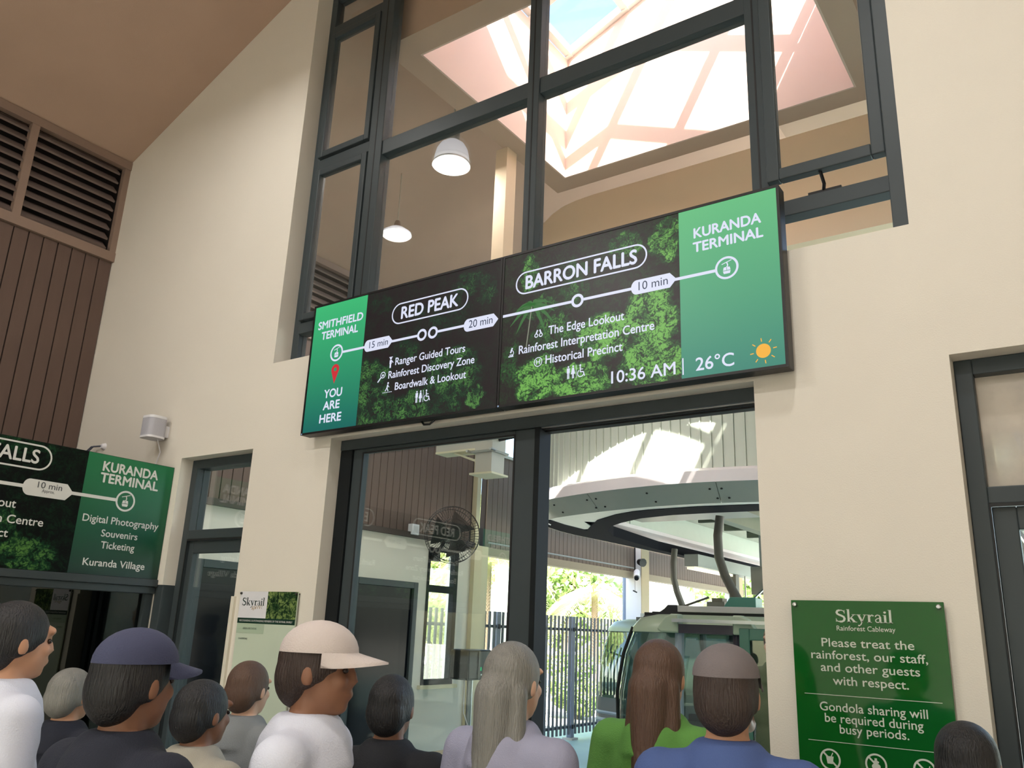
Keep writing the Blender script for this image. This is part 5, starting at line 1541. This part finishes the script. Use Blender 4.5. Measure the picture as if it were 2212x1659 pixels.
def body_mesh(pose):
    """Standing figure 1.70 m, facing +y. pose: 0 arms relaxed, 1 right forearm raised."""
    b = MB()
    # head and face
    b.ell((0, -.012, 1.600), (.074, .094, .098)); b.ell((0, .022, 1.545), (.058, .066, .078)); b.ell((0, .052, 1.500), (.030, .030, .026))
    b.ell((0, .080, 1.618), (.050, .018, .016)); b.ell((.030, .066, 1.560), (.022, .020, .022)); b.ell((-.030, .066, 1.560), (.022, .020, .022))
    capsule(b, (0, .082, 1.602), (0, .094, 1.562), .008, .012, 10); b.ell((.010, .086, 1.557), (.009, .010, .008)); b.ell((-.010, .086, 1.557), (.009, .010, .008))
    b.ell((0, .084, 1.530), (.022, .010, .006)); b.ell((0, .083, 1.521), (.019, .011, .006))
    for s in (-1, 1):
        b.ell((s * .076, -.010, 1.575), (.010, .020, .032))
    capsule(b, (0, -.030, 1.40), (0, -.012, 1.53), .058, .053)
    # trunk
    b.ell((0, -.02, 1.30), (.165, .105, .13)); b.ell((0, -.01, 1.20), (.150, .105, .16)); b.ell((0, 0, 1.05), (.135, .095, .15)); b.ell((0, -.005, .93), (.155, .11, .12))
    capsule(b, (-.13, -.025, 1.375), (.13, -.025, 1.375), .062, .062); capsule(b, (-.04, -.03, 1.42), (.04, -.03, 1.42), .06, .06)
    for s in (-1, 1):
        sh = (s * .175, -.02, 1.375); el = (s * .225, -.03, 1.09)
        wr = (s * .235, .05, .86) if (pose == 0 or s < 0) else (s * .15, .24, 1.18)
        capsule(b, sh, el, .056, .042); capsule(b, el, wr, .041, .028)
        d = (Vector(wr) - Vector(el)).normalized(); w_ = Vector(wr); palm_ = w_ + d * .085
        side = Vector((0, 1, 0)) if abs(d.y) < .8 else Vector((0, 0, 1)); side = (side - d * side.dot(d)).normalized(); nrm = d.cross(side) * (1 if s > 0 else 1)
        for q in (-1, -.33, .33, 1):
            capsule(b, w_ + d * .01 + side * .010 * q, palm_ + side * .028 * q, .014, .013, 8)
        inward = Vector((-s, 0, 0)); inward = (inward - d * inward.dot(d)).normalized()
        for q, L in zip((-1, -.33, .33, 1), (.060, .078, .084, .072)):
            k0 = palm_ + side * .028 * q; k1 = k0 + (d * .9 + inward * .25).normalized() * L * .5; k2 = k1 + (d * .7 + inward * .7).normalized() * L * .5
            capsule(b, k0, k1, .0095, .009, 8); capsule(b, k1, k2, .009, .0078, 8)
        t0 = w_ + d * .03 + side * .02; t1 = t0 + (side * .8 + d * .5 + inward * .3).normalized() * .045; t2 = t1 + (d * .9 + side * .2 + inward * .3).normalized() * .035
        capsule(b, t0, t1, .013, .011, 8); capsule(b, t1, t2, .011, .009, 8)
        hp = (s * .085, 0, .90); kn = (s * .095, .015, .50); an = (s * .095, -.02, .09)
        capsule(b, hp, kn, .082, .054); capsule(b, kn, (s * .097, -.02, .32), .053, .052); capsule(b, (s * .097, -.02, .32), an, .05, .036)
        capsule(b, (s * .097, -.04, .045), (s * .11, .12, .03), .038, .03)
    return remeshed(b, .0075, 'body_form')
def shirt_mesh(pose, long_sleeve=False):
    b = MB()
    b.ell((0, -.02, 1.30), (.183, .122, .145)); b.ell((0, -.01, 1.18), (.170, .122, .18)); b.ell((0, 0, 1.03), (.158, .115, .17)); b.ell((0, -.003, .92), (.172, .125, .10))
    capsule(b, (-.13, -.025, 1.375), (.13, -.025, 1.375), .074, .074); b.lathe([(.0, 1.32), (.135, 1.35), (.118, 1.42), (.088, 1.468), (.070, 1.480), (.0, 1.480)], (0, -.025, 0), 24)
    b.lathe([(.0, .80), (.172, .80), (.172, .92), (0, .92)], (0, -.003, 0), 24)
    for s in (-1, 1):
        sh = Vector((s * .175, -.02, 1.375)); el = Vector((s * .225, -.03, 1.09)); wr = Vector((s * .235, .05, .86)) if (pose == 0 or s < 0) else Vector((s * .15, .24, 1.18))
        b.ell(tuple(sh), (.072, .072, .072))
        if long_sleeve:
            b.tube([sh, el, el.lerp(wr, .95)], [.072, .056, .040], 16)
        else:
            b.tube([sh, sh.lerp(el, .72)], [.072, .066], 16)
    return remeshed(b, .011, 'shirt_form', 5)
def trousers_mesh():
    b = MB(); b.ell((0, -.005, .93), (.165, .12, .12))
    for s in (-1, 1):
        b.tube([(s * .080, 0, .93), (s * .095, .012, .50), (s * .095, -.018, .08)], [.105, .072, .060], 16)
    return remeshed(b, .012, 'trousers_form', 4)
def shoes_mesh(s):
    b = MB(); capsule(b, (s * .097, -.05, .045), (s * .112, .135, .036), .046, .038); b.box(s * .105 - .045, s * .105 + .045, -.09, .165, 0, .022)
    return remeshed(b, .009, 'shoe_form', 3)
def hair_mesh(kind):
    b = MB()
    b.ell((0, -.020, 1.612), (.084, .100, .098)); b.ell((0, -.060, 1.570), (.078, .062, .085))
    for s in (-1, 1):
        b.ell((s * .070, -.020, 1.590), (.014, .045, .05))
    if kind == 'long':
        capsule(b, (0, -.085, 1.55), (0, -.115, 1.30), .070, .050); capsule(b, (-.055, -.06, 1.56), (-.075, -.08, 1.33), .035, .028); capsule(b, (.055, -.06, 1.56), (.075, -.08, 1.33), .035, .028)
    if kind == 'bun':
        b.ell((0, -.105, 1.665), (.045, .045, .042))
    return remeshed(b, .008, 'hair_form', 2)
def cap_meshes():
    b = MB(); pr = []
    for i in range(9):
        t = math.pi / 2 * i / 8; pr.append((.096 * math.cos(t) + .0, .082 * math.sin(t)))
    vs = []; n = 28
    for r, h in pr:
        for k in range(n):
            a = 2 * math.pi * k / n; vs.append((r * .90 * math.cos(a), -.010 + r * 1.12 * math.sin(a), 1.630 + h * 1.02))
    for r, h in [(.086, .002), (.088, .0)]:
        for k in range(n):
            a = 2 * math.pi * k / n; vs.append((r * .90 * math.cos(a), -.010 + r * 1.12 * math.sin(a), 1.630 + h))
    m_ = len(pr) + 2
    order = list(range(len(pr)))[::-1] + [len(pr) + 1 - 1, len(pr) + 1]
    fs = []
    for i in range(len(pr) - 1):
        fs += [(i * n + k, i * n + (k + 1) % n, (i + 1) * n + (k + 1) % n, (i + 1) * n + k) for k in range(n)]
    c = MB(); c.add(vs[:len(pr) * n], fs)
    me = bpy.data.meshes.new('cap_crown_form'); me.from_pydata(c.v, [], c.f); me.shade_smooth(); me.materials.append(None)
    b = MB(); vs = []
    for zoff in (0, .005):
        for i in range(6):
            for k in range(17):
                a = math.radians(20 + 140 * k / 16); r = 1.0 + .75 * i / 5 * math.sin(math.pi * k / 16) ** .6
                x = .088 * r ** .35 * math.cos(a) * (1 if i == 0 else 1.02); yv = -.010 + .107 * math.sin(a) * r ** 1.05
                vs.append((x, yv, 1.632 - .020 * (i / 5) - .30 * x * x * 6 * (i / 5) - zoff))
    fs = []
    for L in (0, 1):
        o = L * 102
        for i in range(5):
            for k in range(16):
                fs.append((o + i * 17 + k, o + i * 17 + k + 1, o + (i + 1) * 17 + k + 1, o + (i + 1) * 17 + k))
    for k in range(16):
        fs.append((5 * 17 + k, 5 * 17 + k + 1, 102 + 5 * 17 + k + 1, 102 + 5 * 17 + k))
    b.add(vs, fs)
    m2 = bpy.data.meshes.new('cap_brim_form'); m2.from_pydata(b.v, [], b.f); m2.shade_smooth(); m2.materials.append(None)
    return me, m2
BODY = {0: body_mesh(0), 1: body_mesh(1)}
SHIRT = {(p_, l_): shirt_mesh(p_, l_) for p_, l_ in ((0, False), (1, False), (0, True))}
TROU = trousers_mesh(); SHOE = {s: shoes_mesh(s) for s in (-1, 1)}
HAIR = {k: hair_mesh(k) for k in ('short', 'long', 'bun')}
CAPC, CAPB = cap_meshes()
eye = MB(); eye.ell((0, 0, 0), (.011, .008, .008), 10, 8)
EYE = bpy.data.meshes.new('eye_form'); EYE.from_pydata(eye.v, [], eye.f); EYE.shade_smooth(); EYE.materials.append(None)
def skin(n, c):
    return mat('skin_' + n, c, .55, vary=.05, scale=20)
SK = [skin('tan', (186, 138, 108)), skin('brown', (132, 90, 66)), skin('light', (214, 172, 146))]
def cloth(n, c):
    return mat('cloth_' + n, c, .85, vary=.08, scale=14, bump=.25, bscale=240)
def hairc(n, c):
    return mat('hair_' + n, c, .5, vary=.25, scale=40, stretch=(1, 1, .15), bump=.6, bscale=220)
def person(x, y, head_z, face, sk, hair, hc, shirt, trous, label, cap=None, pose=0, long_sleeve=False, seat=0.0):
    t = thing('person', label, 'person', (x, y, seat), 'visitors queuing in the waiting room')
    k = (head_z - seat) / 1.59
    t.scale = (max(k, .88), max(k, .88), k)
    t.rotation_euler.z = math.radians(face)
    def add(nm, me, m, loc=(0, 0, 0), parent=t):
        o = bpy.data.objects.new(nm, me); col.objects.link(o); o.parent = parent; o.location = loc
        o.material_slots[0].link = 'OBJECT'; o.material_slots[0].material = m
        return o
    bd_ = add('body', BODY[pose], sk)
    for s in (-1, 1):
        add('eye', EYE, mat('eye_dark', (40, 30, 26), .2), (s * .029, .077, 1.588))
    add('shirt', SHIRT[(pose, long_sleeve)], shirt); add('trousers', TROU, trous)
    for s in (-1, 1):
        add('shoe', SHOE[s], mat('dark_shoe', (44, 42, 42), .6))
    add('hair', HAIR[hair], hc)
    if cap:
        c = add('cap', CAPC, cap); add('cap_brim', CAPB, cap, parent=c)
    return t
NAVY = cloth('navy', (22, 26, 40)); WHT = cloth('white', (206, 208, 220)); BLU = cloth('blue', (66, 86, 136)); GRNC = cloth('green', (88, 140, 62)); GRY = cloth('grey', (128, 132, 134)); BLK = cloth('black', (18, 20, 26)); DEN = cloth('denim', (52, 64, 88)); KHA = cloth('khaki', (150, 134, 104)); LIL = cloth('lilac_grey', (150, 150, 170))
HB = hairc('black', (18, 16, 18)); HD = hairc('dark_brown', (52, 38, 32)); HG = hairc('grey', (124, 122, 116)); HBr = hairc('brown', (86, 62, 48))
person(-2.70, -1.95, 1.53, -10, SK[0], 'bun', HB, WHT, DEN, 'person with dark hair in a bun and a white shirt')
person(-1.84, -2.09, 1.475, 5, SK[1], 'short', HB, NAVY, DEN, 'person in a navy cap and navy shirt', cap=cloth('cap_navy', (58, 62, 88)))
person(-3.35, -1.40, 1.31, 15, SK[0], 'short', HG, NAVY, KHA, 'shorter grey-haired person in a dark navy top', long_sleeve=True)
person(-2.38, -1.50, 1.33, 0, SK[1], 'short', HB, cloth('stone', (160, 154, 140)), BLK, 'shorter black-haired person in a stone coloured shirt')
person(-1.66, -1.70, 1.505, -62, SK[1], 'short', HD, WHT, DEN, 'person in a pale cap with its brim towards the doors, white shirt', cap=cloth('cap_pale', (196, 184, 178)))
person(-2.77, -1.02, 1.36, 10, SK[2], 'short', HBr, GRY, DEN, 'brown-haired person in a grey shirt in front of the poster')
person(-1.97, -1.08, 1.36, 20, SK[1], 'short', HB, BLK, BLK, 'person all in black with black hair near the glass leaf', long_sleeve=True)
person(-1.44, -1.15, 1.475, -5, SK[2], 'long', HG, LIL, DEN, 'person with long grey hair and a lilac-grey shirt')
person(-1.19, -.70, 1.495, 0, SK[0], 'long', HBr, GRNC, DEN, 'person with long brown hair and a green shirt')
person(-.80, -1.16, 1.49, 12, SK[0], 'short', HD, BLU, DEN, 'broad person in a grey cap and a blue shirt', cap=cloth('cap_grey', (112, 104, 104)))
person(-.34, -.72, 1.34, -8, SK[1], 'short', HB, BLK, DEN, 'black-haired person in a dark shirt by the green notice')
att = person(-1.72, 2.10, 1.60, 172, SK[2], 'short', HBr, cloth('olive', (88, 98, 70)), KHA, 'attendant in an olive shirt on the platform just past the sliding door', pose=1)
del att['group']
